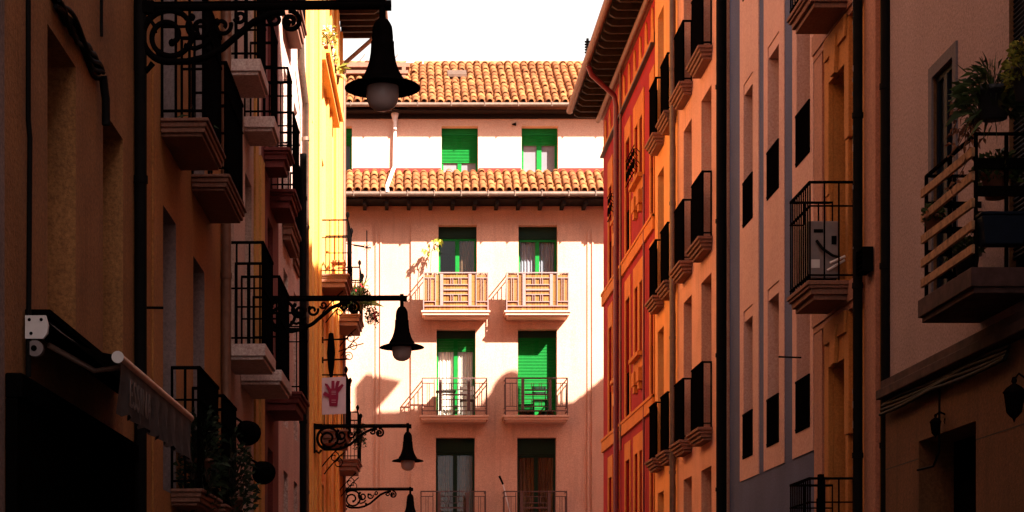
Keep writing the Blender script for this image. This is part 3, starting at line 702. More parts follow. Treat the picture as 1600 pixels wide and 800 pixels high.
roof(T, YA, YB-.01, 17, 0, .7, 1.6, 9, rafters=False)
# --- mustard house with whitewashed slabs
YA, YB = 21.4, 26.0
T = Thing('mustard_house', 'mustard and pale stucco house with thick whitewashed balcony slabs on the left', 'house', FL, 24, 0, -2.8)
ops = [(a, b, z0, z0+2.5) for a, b in ((21.8, 22.6), (23.9, 24.7)) for z0 in (6.42, 3.2, -.1)]
facade(T, YA, YB, -6, 15.5, ops, 'c_pale', 0, .3, 9)
for o in ops: window(T, *o, .3, 'brown', 'glass')
m = MB(); m.box(24.95, 25.35, -.03, -.002, -4, 12.9); m.build('pilaster', 'c_cream', T); m = MB(); m.box(25.5, 25.98, -.05, -.002, -4, 6.3); m.build('pilaster', 'c_cream', T)
for (a, b, p, z, mt) in ((21.45, 22.75, .48, 3.21, 'slab_w'), (23.35, 24.85, .50, 3.18, 'slab_w'), (21.7, 22.7, .40, 6.44, 'slab_w'), (23.7, 24.5, .38, 6.33, 'slab_w'), (21.5, 22.7, .42, .1, 'slab_w'), (23.6, 24.8, .42, .1, 'slab_w')):
    bal = slab(T, a, b, 0, p, z, mt, ((.135, 0), (.04, .03)))
    railing(T, bal, a+.04, b-.04, 0, p-.04, z, 1.14, .085, .010, mid=.62)
roof(T, YA, YB-.01, 15.5, 0, .7, 1.6, 9, rafters=False)
# --- oxblood house
YA, YB = 26.0, 28.7
T = Thing('oxblood_house', 'narrow oxblood red house with moulded red balconies on the left', 'house', FL, 27.3, 0, -3)
ops = [(26.95, 27.75, z0, z0+2.5) for z0 in (9.1, 6.3, 3.3, .1)]
facade(T, YA, YB, -6, 13, ops, 'd_red', 0, .3, 9)
for o in ops: window(T, *o, .3, 'brown', 'glass')
for (a, b, p, z) in ((26.35, 27.15, .36, 6.62), (27.3, 28.5, .36, 6.27), (26.7, 28.2, .50, 3.34), (27.0, 28.3, .4, .1), (26.9, 28.2, .36, 9.3)):
    bal = slab(T, a, b, 0, p, z, 'd_red', ((.045, 0), (.04, .03), (.07, .055), (.10, .09)))
    railing(T, bal, a+.05, b-.05, 0, p-.04, z, 1.1, .10, .008, mid=.9)
roof(T, YA, YB-.01, 13, 0, .7, 1.6, 9, rafters=False)
# --- roughcast house
YA, YB = 28.7, 33.85
T = Thing('roughcast_house', 'pale pink roughcast house with black and zinc downpipes on the left', 'house', FL, 31, 0, -3.2)
ops = [(a, b, z0, z0+2.4) for a, b in ((29.6, 30.4), (31.6, 32.4)) for z0 in (9.3, 6.3, 3.2, .1)]
facade(T, YA, YB, -6, 12.9, ops, 'e_pink', 0, .25, 9)
for o in ops: window(T, *o, .25, 'brown', 'glass')
for (a, b, p, z, mt) in ((29.2, 30.8, .28, 9.55, 'mould'), (29.3, 30.9, .20, 6.25, 'mould'), (31.3, 32.6, .12, 6.25, 'mould')):
    bal = slab(T, a, b, 0, p, z, mt, ((.05, 0), (.05, .03), (.10, .05), (.08, .08)))
    railing(T, bal, a+.04, b-.04, 0, p-.03, z, 1.1, .10, .008, mid=.9)
pipe(T, [(31.9, -.02, 12.8), (31.9, -.10, 9.35), (32.9, -.10, 9.0), (32.9, -.10, -3)], .06, 'zinc', rings=8)
pipe(T, [(30.7, -.22, 7.6), (30.7, -.22, -3)], .055, 'pipe_black', rings=6)
m = MB(); m.box(33.2, 33.8, -.04, -.002, -4, 12.8); m.build('corner_quoin', 'c_pale', T)
roof(T, YA, YB-.01, 12.9, 0, .7, 1.6, 9, rafters=False)
# --- yellow house at the far left
YA, YB = 33.85, 46.0
T = Thing('yellow_house', 'tall sunlit yellow and orange house with vertical ribs at the far end on the left', 'house', FL, 40, 0, -3.6)
wc = [(35.4, 36.2), (38.6, 39.5), (41.8, 42.6), (44.55, 45.35)]
ops = [(a, b, z0, z0+2.4) for a, b in wc for z0 in (10.5, 7.15, 3.97, .6)]
facade(T, YA, YB, -6, 14.3, ops, 'f_yel', 0, .2, 9)
for o in ops: window(T, *o, .2, 'brown', 'glass')
m = MB()
for u in (34.0, 34.9, 36.6, 37.7, 40.2, 41.2, 43.2, 44.1, 45.7): m.box(u, u+.28, -.055, -.002, -5, 14.2)
m.build('wall_ribs', 'f_or', T)
m = MB()
for u in (34.55, 37.3, 43.0): m.tube([(u, -.06, 14.2), (u, -.06, -4)], .04, 10)
m.build('downpipe', 'f_or', T)
ro = roof(T, YA, YB+.5, 14.45, 0, 1.0, 1.7, 9, step=.45)
pipe(T, [(45.6, -1.02, 14.3), (45.7, -.85, 14.1), (45.8, -.12, 13.5), (45.8, -.08, 13.2), (45.8, -.08, -3)], .05, 'brownmetal')
for (a, b, p, z) in ((38.35, 40.0, .58, 7.13), (44.2, 45.95, .56, 7.30), (37.75, 39.5, .58, 3.98), (44.1, 45.9, .52, 3.98)):
    bal = slab(T, a, b, 0, p, z, 'mould', ((.04, 0), (.04, .03), (.08, .05), (.10, .09)))
    r_ = railing(T, bal, a+.05, b-.05, 0, p-.04, z, 1.08, .12, .008, mid=.72)
    for u in (a+.05, b-.05):
        m = MB(); m.lathe(u, -(p-.04), [(.0, z+1.24), (.03, z+1.21), (.042, z+1.17), (.03, z+1.13), (.014, z+1.10), (.02, z+1.07)], 10); m.build('finial', 'iron', sub(T, bal))
    for u in (a+.25, b-.25):
        m = MB(); m.tube([(u, -.02-y_, z-.30+q) for y_, q in ((0, -.45), (.10, -.32), (.28, -.12), (.42, 0))], .014, 6)
        m.tube([(u, -.30+x, z-.52+q) for x, q in spiral(0, 0, .11, .03, 90, 500, 18)], .011, 5); m.build('scroll_bracket', 'iron', sub(T, bal))
sh = MB(); sh.box(37.5, 42.6, -.24, -.002, 11.25, 11.31); sh.box(37.5, 42.6, -.24, -.21, 11.31, 11.42); sh.box(37.5, 42.6, -.16, -.0025, 11.12, 11.249); sh.build('flower_shelf', 'f_or', T)

# ================================================================== street lamps
def street_lamp(u, z, L, label, small=1.0):
    T = Thing('street_lamp', label, 'street lamp', FL, u, 0, z, 'wrought iron wall lamps along the left side')
    def S(pts, r, n=6, m=None): m.tube([(u, -s, z+q) for s, q in pts], r, n)
    m = MB(); m.tube([(u, -.0, z), (u, -L-.05, z)], .030, 10); m.box(u-.035, u+.035, -.16, -.002, z-.05, z+.05); m.box(u-.012, u+.012, -L, -.01, z+.031, z+.045)
    m.tube([(u, -L, z+.06), (u, -L, z-.16)], .026, 10); m.tube([(u, -L-.02, z), (u, -L-.07, z)], .042, 10)
    m.build('arm', 'iron', T, bevel=.003)
    m = MB(); m.box(u-.03, u+.03, -.035, -.001, z-.50, z+.06)
    m.tube([(u, -.04, z-.45), (u, -.10, z-.50), (u, -.15, z-.44)], .025, 6); m.build('wall_plate', 'iron', T)
    m = MB()
    S(spiral(.275, -.225, .205, .205, 62, 275, 30), 0.0284, m=m)
    S(spiral(.275, -.225, .205, .060, 62, -420, 46), 0.0230, m=m)
    S([(.29, -.43), (.42, -.43), (.56, -.40), (.70, -.33), (.83, -.22), (.95, -.12), (1.08, -.06), (1.2, -.045)], 0.0273, m=m)
    S(spiral(1.24, -.12, .085, .02, 100, -420, 30), 0.0203, m=m); S(spiral(1.12, -.10, .05, .015, 180, 560, 20), 0.0162, m=m)
    S(spiral(.52, -.16, .10, .02, 150, 620, 26), 0.0189, m=m); S(spiral(.70, -.15, .075, .02, 20, -400, 24), 0.0175, m=m)
    S(spiral(.84, -.08, .05, .015, 200, 620, 18), 0.0149, m=m)
    S([(.40, -.30), (.48, -.33), (.56, -.30), (.60, -.25)], 0.0195, m=m); S([(.13, -.10), (.16, -.14), (.17, -.2)], 0.0169, m=m)
    for s, q in ((.30, -.28), (.20, -.36), (.50, -.22), (.66, -.12), (.46, -.08), (1.22, -.13), (.60, -.34)):
        m.lathe(u, -s, [(0, z+q+.035), (.022, z+q+.02), (.028, z+q), (.018, z+q-.025), (0, z+q-.03)], 8)
    m.build('scroll_bracket', 'iron', T)
    m = MB(); k = small
    m.lathe(u, -L, [(r*k, z+q) for r, q in ((.02, -.10), (.045, -.115), (.062, -.14), (.076, -.17), (.080, -.20), (.085, -.26), (.083, -.275), (.092, -.29), (.092, -.32), (.096, -.38), (.108, -.45), (.128, -.51), (.150, -.555), (.165, -.575), (.170, -.585), (.170, -.60), (.18, -.605), (.235, -.622), (.285, -.640), (.300, -.650), (.300, -.657), (.285, -.660), (.20, -.650), (.13, -.645))], 40)
    m.build('lamp_shade', 'iron', T)
    m = MB(); m.lathe(u, -L, [(r*k, z+q) for r, q in ((.120, -.60), (.128, -.66), (.130, -.71), (.122, -.755), (.105, -.79), (.078, -.815), (.042, -.830), (.0, -.835))], 36)
    m.build('globe', 'globe', T)
    return T
LAMPS = ((15.35, 4.96, 1.97, 'largest wrought iron wall lamp, hanging nearest the camera against the sky'),
         (25.9, 4.47, 1.89, 'second wall lamp from the camera, in front of the sunlit peach house'),
         (36.4, 3.89, 1.77, 'third wall lamp from the camera, below the banner with the hand'),
         (45.85, 3.41, 1.65, 'farthest and lowest wall lamp, cut by the bottom of the picture'))
for a in LAMPS: LT = street_lamp(*a)
T = Thing('wall_lantern', 'small black rounded lantern behind the arm of the nearest street lamp', 'lantern', FL, 22.6, -.42, 7.2)
m = MB(); m.lathe(22.6, -.42, [(.0, 7.16), (.05, 7.17), (.085, 7.21), (.09, 7.30), (.09, 7.42), (.06, 7.5), (.02, 7.55), (.02, 7.7)], 16); m.tube([(22.6, -.42, 7.66), (22.6, -.02, 7.7)], .02, 6); m.build('lantern_body', 'iron', T)

# ================================================================== things on the left
# awning
T = Thing('awning', 'dark brown folded shop awning with a faded lettered valance', 'awning', FL, 12.9, 0, 1.75)
ua, ub, yb_, zb_ = 11.3, 14.5, -.557, 1.61
m = MB(); m.tube([(ua+.08, -.10, 1.80), (ub, -.10, 1.80)], .055, 12); m.box(ua+.05, ub, -.15, -.002, 1.86, 1.90); m.build('cassette', 'shop', T)
m = MB()
nU, nS = 24, 10
def aw(i, j):
    t = j/nS; u = ua+.05+(ub-ua-.07)*i/nU; return (u, -.12+(yb_+.12)*t, 1.84+(zb_+.02-1.84)*t-.05*math.sin(math.pi*t)+.006*math.sin(i*1.7))
for i in range(nU):
    for j in range(nS): m.quad(aw(i, j), aw(i+1, j), aw(i+1, j+1), aw(i, j+1))
m.build('canopy', 'awn', T)
m = MB(); m.tube([(ua, yb_, zb_), (ub, yb_, zb_)], .030, 14); m.build('front_bar', 'awn_bar', T)
m = MB(); m.tube([(ua-.012, yb_, zb_), (ua-.002, yb_, zb_)], .036, 14); m.build('end_cap', 'white', T)
m = MB(); m.cs = True
def va(i, j):
    t = i/40; h = .30+.012*math.sin(i*2.1); return (ua+.02+(ub-ua-.04)*t, yb_-.014+.03*math.sin(i*1.3+j*.25)*(j/6), zb_-.025-h*j/6)
for i in range(40):
    for j in range(6): m.quad(va(i, j), va(i+1, j), va(i+1, j+1), va(i, j+1))
vl = m.build('valance', 'awn', T)
for k, (t_, u_) in enumerate((('ESSINA', 11.42),)):
    cu = bpy.data.curves.new('lettering', 'FONT'); cu.body = t_; cu.size = .24; cu.extrude = .002; cu.shear = .15; cu.space_character = 1.15
    to = bpy.data.objects.new('lettering_tmp', cu); COL.objects.link(to)
    me = bpy.data.meshes.new_from_object(to); bpy.data.objects.remove(to)
    me.materials.clear(); me.materials.append(M['lettering'])
    me.transform(Matrix(((1, 0, 0, u_-T.b[0]), (0, 0, -1, yb_-.048-T.b[1]), (0, 1, 0, zb_-.27-T.b[2]), (0, 0, 0, 1))))
    lo = bpy.data.objects.new('lettering', me); COL.objects.link(lo); lo.parent = T.e
m = MB(); m.tube([(ua+.25, -.10, 1.72), (ua+.5, -.33, 1.60), (ua+.25, yb_, zb_-.02)], .018, 8); m.build('folding_arm', 'awn_bar', T); m = MB(); m.tube([(ub-.35, -.10, 1.72), (ub-.6, -.33, 1.60), (ub-.35, yb_, zb_-.02)], .018, 8); m.build('folding_arm', 'awn_bar', T)
m = MB(); m.prism([(-.015, 1.855), (-.135, 1.855), (-.150, 1.80), (-.145, 1.75), (-.12, 1.72), (-.015, 1.72)], ua-.01, ua+.02, 'u'); mp = m.build('mounting_plate', 'white', T)
m = MB()
for (y_, q) in ((-.04, 1.83), (-.11, 1.83), (-.05, 1.75)): m.tube([(ua-.0125, y_, q), (ua-.0105, y_, q)], .010, 10)
m.build('bolts', 'iron', sub(T, mp))
m = MB(); m.tube([(ua, -.07, 1.665), (ua+.05, -.07, 1.665)], .048, 14); gb = m.build('gear_box', 'offwhite', T); m = MB(); m.tube([(ua-.004, -.065, 1.665), (ua-.001, -.065, 1.665)], .018, 10); m.build('gear_eye', 'iron', sub(T, gb))
# hanging plants and railing clutter near the lower left balconies
def bush(name, label, cat, F, u, y, z, rad, n, L=.09, w=.04, mat='leaf', group=None, pot=None, flowers=None, drop=0, potmat='pot', up=.3):
    T = Thing(name, label, cat, F, u, y, z, group)
    m = MB(); st = MB()
    for i in range(n):
        q = random.uniform(0, 2*math.pi); r = random.random()**.6; h = random.uniform(-drop, 1)
        k = 1-.5*max(h, 0)**2
        p = (u+rad[0]*r*math.cos(q)*k, y+rad[1]*r*math.sin(q)*k, z+rad[2]*h*random.uniform(.5, 1))
        m.leaf(p, (math.cos(q)*r, math.sin(q)*r, random.uniform(-.4, .9)+up), L*random.uniform(.6, 1.3), w*random.uniform(.6, 1.2), random.uniform(0, .5))
        if i % 5 == 0: st.tube([(u+random.uniform(-.03, .03), y+random.uniform(-.03, .03), z), ((u+p[0])/2, (y+p[1])/2, (z+p[2])/2+.03), p], .003, 4, cap=False)
    m.build('leaves', mat, T); st.build('stems', 'soil', T)
    if flowers:
        k = MB()
        for i in range(flowers[1]):
            q = random.uniform(0, 6.28); r = random.uniform(.5, 1.05); cu_, cy_, cz_ = u+rad[0]*r*math.cos(q), y+rad[1]*r*math.sin(q), z+rad[2]*random.uniform(-.2*(drop > 0), .95)
            for j in range(8): k.leaf((cu_, cy_, cz_), (random.gauss(0, 1), random.gauss(0, 1), random.gauss(0, 1)), .035, .03, 0)
        k.build('flowers', flowers[0], T)
    if pot:
        k = MB(); pr, ph = pot; k.lathe(u, y, [(0, z-ph), (pr*.7, z-ph), (pr*.95, z-.03), (pr*1.08, z-.03), (pr*1.08, z+.01), (pr*.95, z+.01), (pr*.9, z-.02), (0, z-.02)], 18); k.build('pot', potmat, T)
    return T
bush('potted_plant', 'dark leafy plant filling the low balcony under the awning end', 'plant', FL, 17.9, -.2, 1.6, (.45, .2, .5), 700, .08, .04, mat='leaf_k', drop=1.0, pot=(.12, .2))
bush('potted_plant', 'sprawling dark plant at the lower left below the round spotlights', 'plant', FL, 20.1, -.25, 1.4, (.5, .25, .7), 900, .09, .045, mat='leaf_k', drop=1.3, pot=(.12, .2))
bush('potted_plant', 'thin grass blades on the dark slab balcony under the big lamp scroll', 'plant', FL, 17.5, -.2, 4.62, (.10, .08, .2), 10, .15, .008, drop=0, pot=(.08, .14), potmat='pot_b')
for (u, y, z, lab) in ((21.9, -.22, 2.3, 'upper round black wall spotlight with wire guard on the left'), (23.1, -.28, 1.95, 'lower round black wall spotlight with wire guard on the left')):
    T = Thing('spotlight', lab, 'spotlight', FL, u, y, z, 'round spotlights on the left wall')
    m = MB(); m.tube([(u-.12, y, z), (u+.06, y-.02, z-.03)], [.10, .145], 18); m.tube([(u-.22, y, z+.02), (u-.12, y, z)], [.04, .10], 14); m.tube([(u-.1, y, z+.05), (u-.1, -.01, z+.2)], .015, 6); m.build('housing', 'iron', T)
    m = MB(); m.tube([(u+.061, y-.02, z-.03), (u+.075, y-.02, z-.032)], .125, 18); m.build('lens', 'offwhite', T)
# banner with the hand print
u, z0, z1 = 37.72, 4.28, 5.0
T = Thing('banner', 'white cloth banner with a crimson open hand hung on a balcony', 'banner', FL, u, -.33, z1)
m = MB(); m.cs = True; ya, yb2 = -.06, -.54
def bp_(i, j): t = i/14; s = j/12; return (u+.012*math.sin(t*7+s*3)-.004, ya+(yb2-ya)*t, z1-.02*(1-t)-(z1-z0)*s)
for i in range(14):
    for j in range(12): m.quad(bp_(i, j), bp_(i+1, j), bp_(i+1, j+1), bp_(i, j+1))
m.build('cloth', 'cloth', T)
# outline in unit square: x right over the banner, y up
parts = [[(.34, .20), (.66, .20), (.70, .45), (.70, .62), (.60, .68), (.38, .68), (.30, .60), (.32, .42)],
         [(.34, .40), (.36, .52), (.14, .60), (.07, .53), (.10, .49), (.22, .46)],
         [(.30, .58), (.40, .66), (.26, .80), (.15, .82), (.15, .77), (.22, .72)],
         [(.41, .66), (.55, .67), (.54, .89), (.42, .89)], [(.55, .66), (.66, .64), (.76, .88), (.64, .89), (.59, .82)], [(.62, .62), (.70, .56), (.92, .76), (.85, .81), (.70, .72)]]
m = MB()
for P_ in parts: m.add([(u-.024-.002*k2, ya+(yb2-ya)*x, z0+(z1-z0)*y) for k2, (x, y) in enumerate([(a_, b_) for a_, b_ in P_])], [tuple(range(len(P_)))])
m.build('hand_print', 'magenta', T)
m = MB()
for q in (.60, .56, .52, .36, .30): m.box(u-.040, u-.038, ya+(yb2-ya)*.60, ya+(yb2-ya)*.42, z0+(z1-z0)*q, z0+(z1-z0)*(q+.008))
m.build('printed_lines', 'cloth', T)
# iron sign brackets with a narrow hanging shop sign
T = Thing('shop_sign', 'narrow dark hanging sign on scrolled iron brackets above the banner', 'sign', FL, 38.6, 0, 5.4)
m = MB(); uu = 38.6
for q in (5.85, 5.45): m.tube([(uu, 0, q), (uu, -.55, q+.02)], .018, 6); m.tube([(uu, -.02, q-.06), (uu, -.02, q+.06)], .03, 6)
m.tube([(uu, -.35, 5.62), (uu, -.62, 5.72), (uu, -.85, 5.78)], .012, 6)
m.tube([(uu, -.55+x, 5.52+q) for x, q in spiral(0, 0, .10, .03, 0, 500, 20)], .010, 5); m.build('brackets', 'iron', T)
m = MB(); m.lathe(uu, -.20, [(0, 6.0), (.05, 5.98), (.06, 5.85), (.085, 5.6), (.06, 5.3), (.03, 5.1), (0, 5.08)], 12); m.build('sign_board', 'iron', T)
# iron cross
T = Thing('iron_cross', 'thin black iron cross standing out from the far left balcony against the sunlit wall', 'cross', FL, 45.9, -.60, 7.3)
m = MB(); m.tube([(45.9, -.62, 8.45), (45.9, -.62, 9.55)], .014, 6); m.tube([(45.9, -.30, 9.20), (45.9, -.72, 9.13)], .013, 6); m.tube([(45.9, -.56, 9.18), (45.9, -.0, 9.26)], .010, 5)
for g in range(8): m.tube([(45.9, -.62, 9.15), (45.9, -.62+.10*math.cos(g*.785), 9.15+.10*math.sin(g*.785))], .006, 4)
m.tube([(45.9, -.52, 8.1), (45.9, -.62, 8.48)], .014, 6); m.build('cross_bar', 'iron', T)
# plants on the yellow house balconies
bush('potted_plant', 'spiky yellow green yucca on the far left balcony beside the iron cross', 'plant', FL, 44.7, -.38, 7.55, (.10, .10, .3), 60, .55, .035, mat='leaf_y', pot=(.11, .22), up=.6)
bush('potted_plant', 'trailing geranium with red flowers spilling over the far left balcony', 'plant', FL, 44.3, -.50, 7.65, (.35, .28, .3), 800, .07, .045, pot=(.12, .25), flowers=('petal', 16), drop=1.0)
bush('potted_plant', 'low red geranium hanging off the right corner of the far left balcony', 'plant', FL, 45.0, -.78, 7.35, (.2, .14, .22), 260, .06, .045, flowers=('petal', 18), drop=1.0)
bush('potted_plant', 'trailing plant on the low balcony behind the banner', 'plant', FL, 44.6, -.50, 4.6, (.3, .12, .25), 300, .07, .04, flowers=('petal', 5), drop=1.6, pot=(.10, .2))
bush('potted_plant', 'pale flowers standing at the near end of the high flower shelf', 'plant', FL, 38.1, -.18, 11.55, (.25, .14, .42), 160, .09, .03, mat='leaf_y', flowers=('petal_w', 22), pot=(.09, .2))
bush('potted_plant', 'spiky orange tinged plant in the middle of the high flower shelf', 'plant', FL, 39.9, -.22, 11.5, (.12, .08, .25), 60, .26, .02, mat='leaf_y', pot=(.09, .18), up=.1)
bush('potted_plant', 'pale bunch of flowers between the two larger plants on the high flower shelf', 'plant', FL, 39.2, -.2, 11.5, (.18, .10, .3), 120, .08, .03, mat='leaf_y', flowers=('petal_w', 16), pot=(.08, .16))
T = Thing('wooden_stool', 'small orange wooden stool on the near yellow house balcony', 'stool', FL, 39.3, -.3, 7.13)
m = MB(); m.box(39.1, 39.5, -.46, -.16, 7.50, 7.54); m.build('seat', 'wood_o', T)
for a_, b_ in ((39.12, -.44), (39.45, -.44), (39.12, -.21), (39.45, -.21)): m = MB(); m.box(a_, a_+.035, b_, b_+.035, 7.13, 7.50); m.build('leg', 'wood_o', T)
m = MB(); m.box(39.1, 39.13, -.46, -.16, 7.36, 7.40); m.build('stretcher', 'wood_o', T)
T = Thing('ribbon', 'yellow ribbon tied to the railing right of the banner', 'ribbon', FL, 45.9, -.5, 4.9)
m = MB(); m.tube([(45.9, -.48, 4.96), (45.9, -.6, 4.93), (45.9, -.78, 4.97)], [.02, .015, .008], 6); m.build('ribbon_cloth', 'yellow_t', T)

# ================================================================== things on the end house and the right
T = Thing('sapling', 'spindly sapling with yellow green leaves on the upper left reed balcony', 'plant', FE, 1.22, -.45, 9.07)
m = MB(); X = lambda px: (px-608)*54.5/3025; Z = lambda py: (990-py)*54.5/3025
m.tube([(X(671), -.45, 9.2), (X(673), -.45, Z(410)), (X(674), -.42, Z(392)), (X(682), -.42, Z(378))], .009, 6); m.tube([(X(673.5), -.43, Z(395)), (X(664), -.45, Z(389))], .006, 5); m.tube([(X(674), -.43, Z(392)), (X(685), -.4, Z(386))], .006, 5)
m.build('stem', 'soil', T)
m = MB()
for px, py in ((684, 374), (686, 380), (680, 376), (683, 386), (677, 384), (669, 385), (671, 390), (662, 391), (665, 394), (685, 392), (678, 378), (688, 376), (668, 396)):
    for k in range(2): m.leaf((X(px), -.44+random.uniform(-.06, .06), Z(py)+.06), (random.gauss(0, .5), random.gauss(-.5, .3), random.uniform(-.8, .3)), random.uniform(.12, .2), .10, .2)
m.build('leaves', 'leaf_l', T)
m = MB(); m.lathe(X(671), -.45, [(0, 9.075), (.10, 9.075), (.13, 9.33), (.11, 9.33), (0, 9.30)], 16); m.build('pot', 'pot', T)
T = Thing('broom', 'white pole leaning out over the lowest right balcony of the peach house', 'pole', FE, 3.5, -.6, 2.97)
m = MB(); X = lambda px: (px-608)*54.4/3025; Z = lambda py: (990-py)*54.4/3025
m.tube([(X(802), -.50, 3.05), (X(786), -.62, Z(757))], .018, 8); m.build('pole', 'white', T)
m = MB(); m.tube([(X(786), -.62, Z(757)), (X(780), -.66, Z(744))], [.028, .035], 8); m.build('pole_grip', 'iron', T)
# furniture on the middle balconies
T = Thing('folding_chair', 'dark folding chair on the middle left balcony of the peach house', 'chair', FE, 2.2, -.35, 6.13)
def chair(T, uc, yc, z, mat='brown', flip=1):
    m = MB(); m.box(uc-.2, uc+.2, yc-.18, yc+.18, z+.43, z+.46); m.build('seat', mat, T, bevel=.004)
    m = MB(); m.box(uc-.2, uc+.2, yc+.17, yc+.19, z+.62, z+.72); m.box(uc-.2, uc+.2, yc+.17, yc+.19, z+.76, z+.86); m.build('backrest', mat, T, bevel=.003)
    for a_ in (-.19, .16):
        m = MB(); m.box(uc+a_, uc+a_+.03, yc-.18, yc-.15, z, z+.429); m.build('leg', mat, T)
        m = MB(); m.box(uc+a_, uc+a_+.03, yc+.15, yc+.17, z, z+.88); m.build('leg', mat, T)
chair(T, 2.2, -.36, 6.13)
T = Thing('folding_table', 'small dark table on the middle left balcony of the peach house', 'table', FE, 1.6, -.35, 6.13)
m = MB(); m.box(1.32, 1.88, -.55, -.15, 6.81, 6.84); m.build('tabletop', 'brown', T)
for a_ in (1.35, 1.82):
    for b_ in (-.52, -.2): m = MB(); m.box(a_, a_+.03, b_, b_+.03, 6.13, 6.809); m.build('leg', 'brown', T)
T = Thing('folding_chair', 'green folding chair on the middle right balcony of the peach house', 'chair', FE, 4.3, -.35, 6.13); chair(T, 4.25, -.34, 6.13, 'green_d')
# tiny wall camera on the upper wall
T = Thing('wall_bracket', 'small dark fitting on the pale upper wall between the green windows', 'fitting', FE, ux(804), .4, uz(195))
m = MB(); m.prism([(ux(800), uz(195)), (ux(806), uz(193)), (ux(806), uz(197))], .32, .447, 'y'); m.build('fitting_body', 'iron', T)

# air conditioner
T = Thing('air_conditioner', 'off white air conditioner unit standing on the stone balcony behind black bars', 'air conditioner', FR, -23.3, -.2, 4.15)
m = MB(); m.box(-23.45, -22.98, -.40, -.03, 4.22, 4.90); bd = m.build('casing', 'offwhite', T, bevel=.02)
m = MB(); m.box(-22.979, -22.972, -.33, -.22, 4.76, 4.80); m.box(-22.979, -22.972, -.12, -.06, 4.62, 4.72); m.build('grips', 'iron', sub(T, bd))
m = MB(); m.tube([(-22.96, -.30, 4.66), (-22.90, -.24, 4.55), (-22.90, -.12, 4.47), (-22.95, .0, 4.45)], .018, 8); m.build('hose', 'cable', T)
m = MB(); m.tube([(-22.92, -.18, 4.30), (-22.90, .02, 4.42)], .016, 8); m.tube([(-22.88, -.16, 4.38), (-22.88, .02, 4.46)], .016, 8); m.box(-22.978, -22.97, -.36, -.26, 4.34, 4.44); m.build('fittings', 'white', T)
m = MB(); m.box(-23.42, -23.36, -.38, -.05, 4.135, 4.22); m.box(-23.07, -23.01, -.38, -.05, 4.135, 4.22); m.build('feet', 'iron', T)
# little box held on the pipe
T = Thing('pipe_box', 'small dark wire holder fixed beside the chipped black pipe', 'holder', FR, -21.7, -.05, 4.1)
m = MB()
for q in (0, .06, .12, .18, .24): m.box(-21.85, -21.55, -.10, .02, 4.05+q, 4.062+q)
for a_ in (-21.85, -21.56): m.box(a_, a_+.012, -.10, .02, 4.04, 4.31)
m.build('wire_frame', 'iron', T)
# chair on the lowest stone balcony
T = Thing('folded_chair', 'dark folded chair on the lowest stone balcony of the ochre house', 'chair', FR, -23.2, -.1, .66)
m = MB(); m.box(-23.25, -22.95, -.24, -.20, 1.35, 1.62); m.build('backrest', 'iron', T)
m = MB(); m.box(-23.15, -23.05, -.25, -.19, .66, 1.9); m.build('frame', 'iron', T)

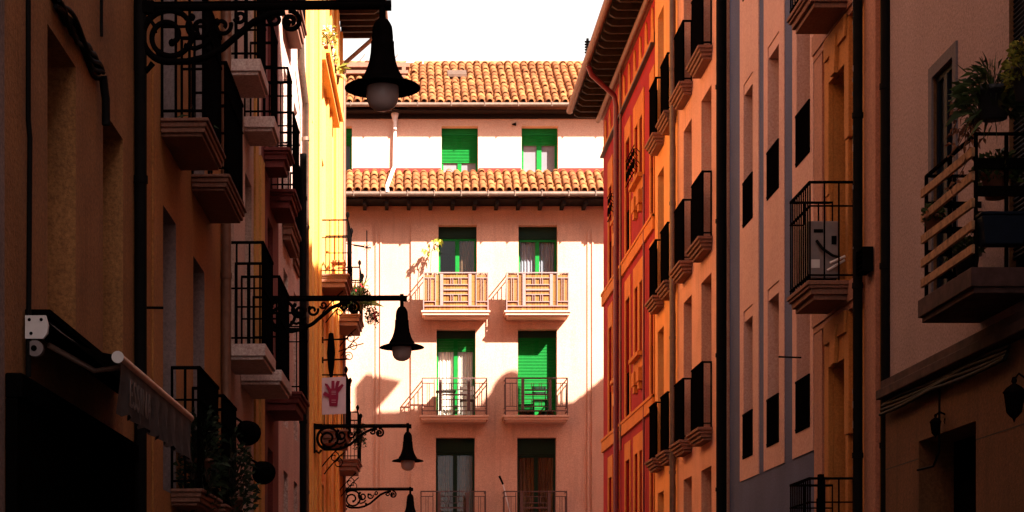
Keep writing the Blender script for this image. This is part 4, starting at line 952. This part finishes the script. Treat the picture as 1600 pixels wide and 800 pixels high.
# plants of the mauve house
bush('hanging_plant', 'large spiky trailing plant hanging above the pine slat balcony on the right', 'plant', FR, -15.85, -.42, 4.45, (.20, .24, .22), 420, .17, .014, drop=1.3, pot=(.15, .24), potmat='pot_b', up=.1)
bush('hanging_plant', 'yellow green bushy succulent at the right edge of the picture', 'plant', FR, -15.25, -.34, 4.45, (.20, .18, .24), 900, .045, .036, mat='leaf_y', drop=.6, pot=(.13, .24), potmat='pot_b')
T = Thing('dry_vine', 'dry reddish vine twigs sticking out left of the hanging plant', 'vine', FR, -16.8, -.5, 4.4)
m = MB(); lf = MB()
for k in range(16):
    a_ = random.uniform(0, 1); p0 = (-15.9-.25*a_, -.45, 4.15+.45*a_); q = random.uniform(-.6, .7); Lg = random.uniform(.25, .6)
    pts = [(p0[0]-Lg*t*.8, p0[1]-.12*t-.05*math.sin(t*4+k), p0[2]+q*t*Lg-.3*t*t*Lg+.03*math.sin(t*9+k)) for t in [i/7 for i in range(8)]]
    m.tube(pts, .004, 4, cap=False)
    for p in pts[2:]:
        for j in range(2): lf.leaf(p, (random.gauss(0, 1), random.gauss(0, 1), random.gauss(-.6, .6)), random.uniform(.03, .08), .03, .4)
m.build('twigs', 'soil', T); lf.build('leaves', 'leaf_d', T)
bush('potted_plant', 'dark rounded plant standing behind the upper bar of the pine slat balcony', 'plant', FR, -16.25, -.28, 3.85, (.2, .2, .2), 420, .06, .05, pot=(.12, .2), drop=.5)
bush('potted_plant', 'small pot plant with a crimson flower at the far end of the pine slat balcony', 'plant', FR, -17.4, -.48, 3.75, (.12, .08, .14), 140, .05, .04, flowers=('petal', 4), pot=(.08, .15), drop=.6)
bush('potted_plant', 'dark seedlings in a trough low on the pine slat balcony', 'plant', FR, -17.0, -.3, 3.35, (.32, .12, .15), 260, .06, .04, pot=(.12, .2), potmat='pot_b', drop=.3)
T = Thing('planter_trough', 'dark blue plastic planter trough hung on the near end of the pine slat balcony', 'planter', FR, -16.0, -.3, 3.4)
m = MB(); m.prism([(-.50, 3.44), (-.13, 3.44), (-.16, 3.20), (-.47, 3.20)], -16.06, -15.9, 'u'); m.box(-16.07, -15.89, -.51, -.12, 3.441, 3.47); m.build('trough', 'blue_d', T, bevel=.012)
# small lanterns on the mauve house
def lantern(u, z, k, label):
    T = Thing('wall_lantern', label, 'lantern', FR, u, 0, z)
    m = MB(); m.lathe(u, -.14, [(r*k, z+q*k) for r, q in ((0, .17), (.012, .165), (.02, .14), (.012, .125), (.05, .10), (.075, .07), (.066, .06), (.05, -.06), (.03, -.085), (.012, -.10), (0, -.13))], 6)
    m.build('lantern_body', 'iron', T)
    m = MB(); m.tube([(u, -.14, z+.15*k), (u, -.10, z+.19*k), (u, -.03, z+.15*k), (u, -.02, z-.02)], .010, 6); m.tube([(u, -.03+x, z+.06+q) for x, q in spiral(0, 0, .04, .012, 0, 480, 14)], .006, 5); m.build('wall_arm', 'iron', T)
lantern(-18.53, 1.97, .8, 'small black wall lantern above the brown stone doorway on the right')
lantern(-16.2, 1.93, 1.3, 'dark scrolled wall lantern cut by the right edge of the picture')
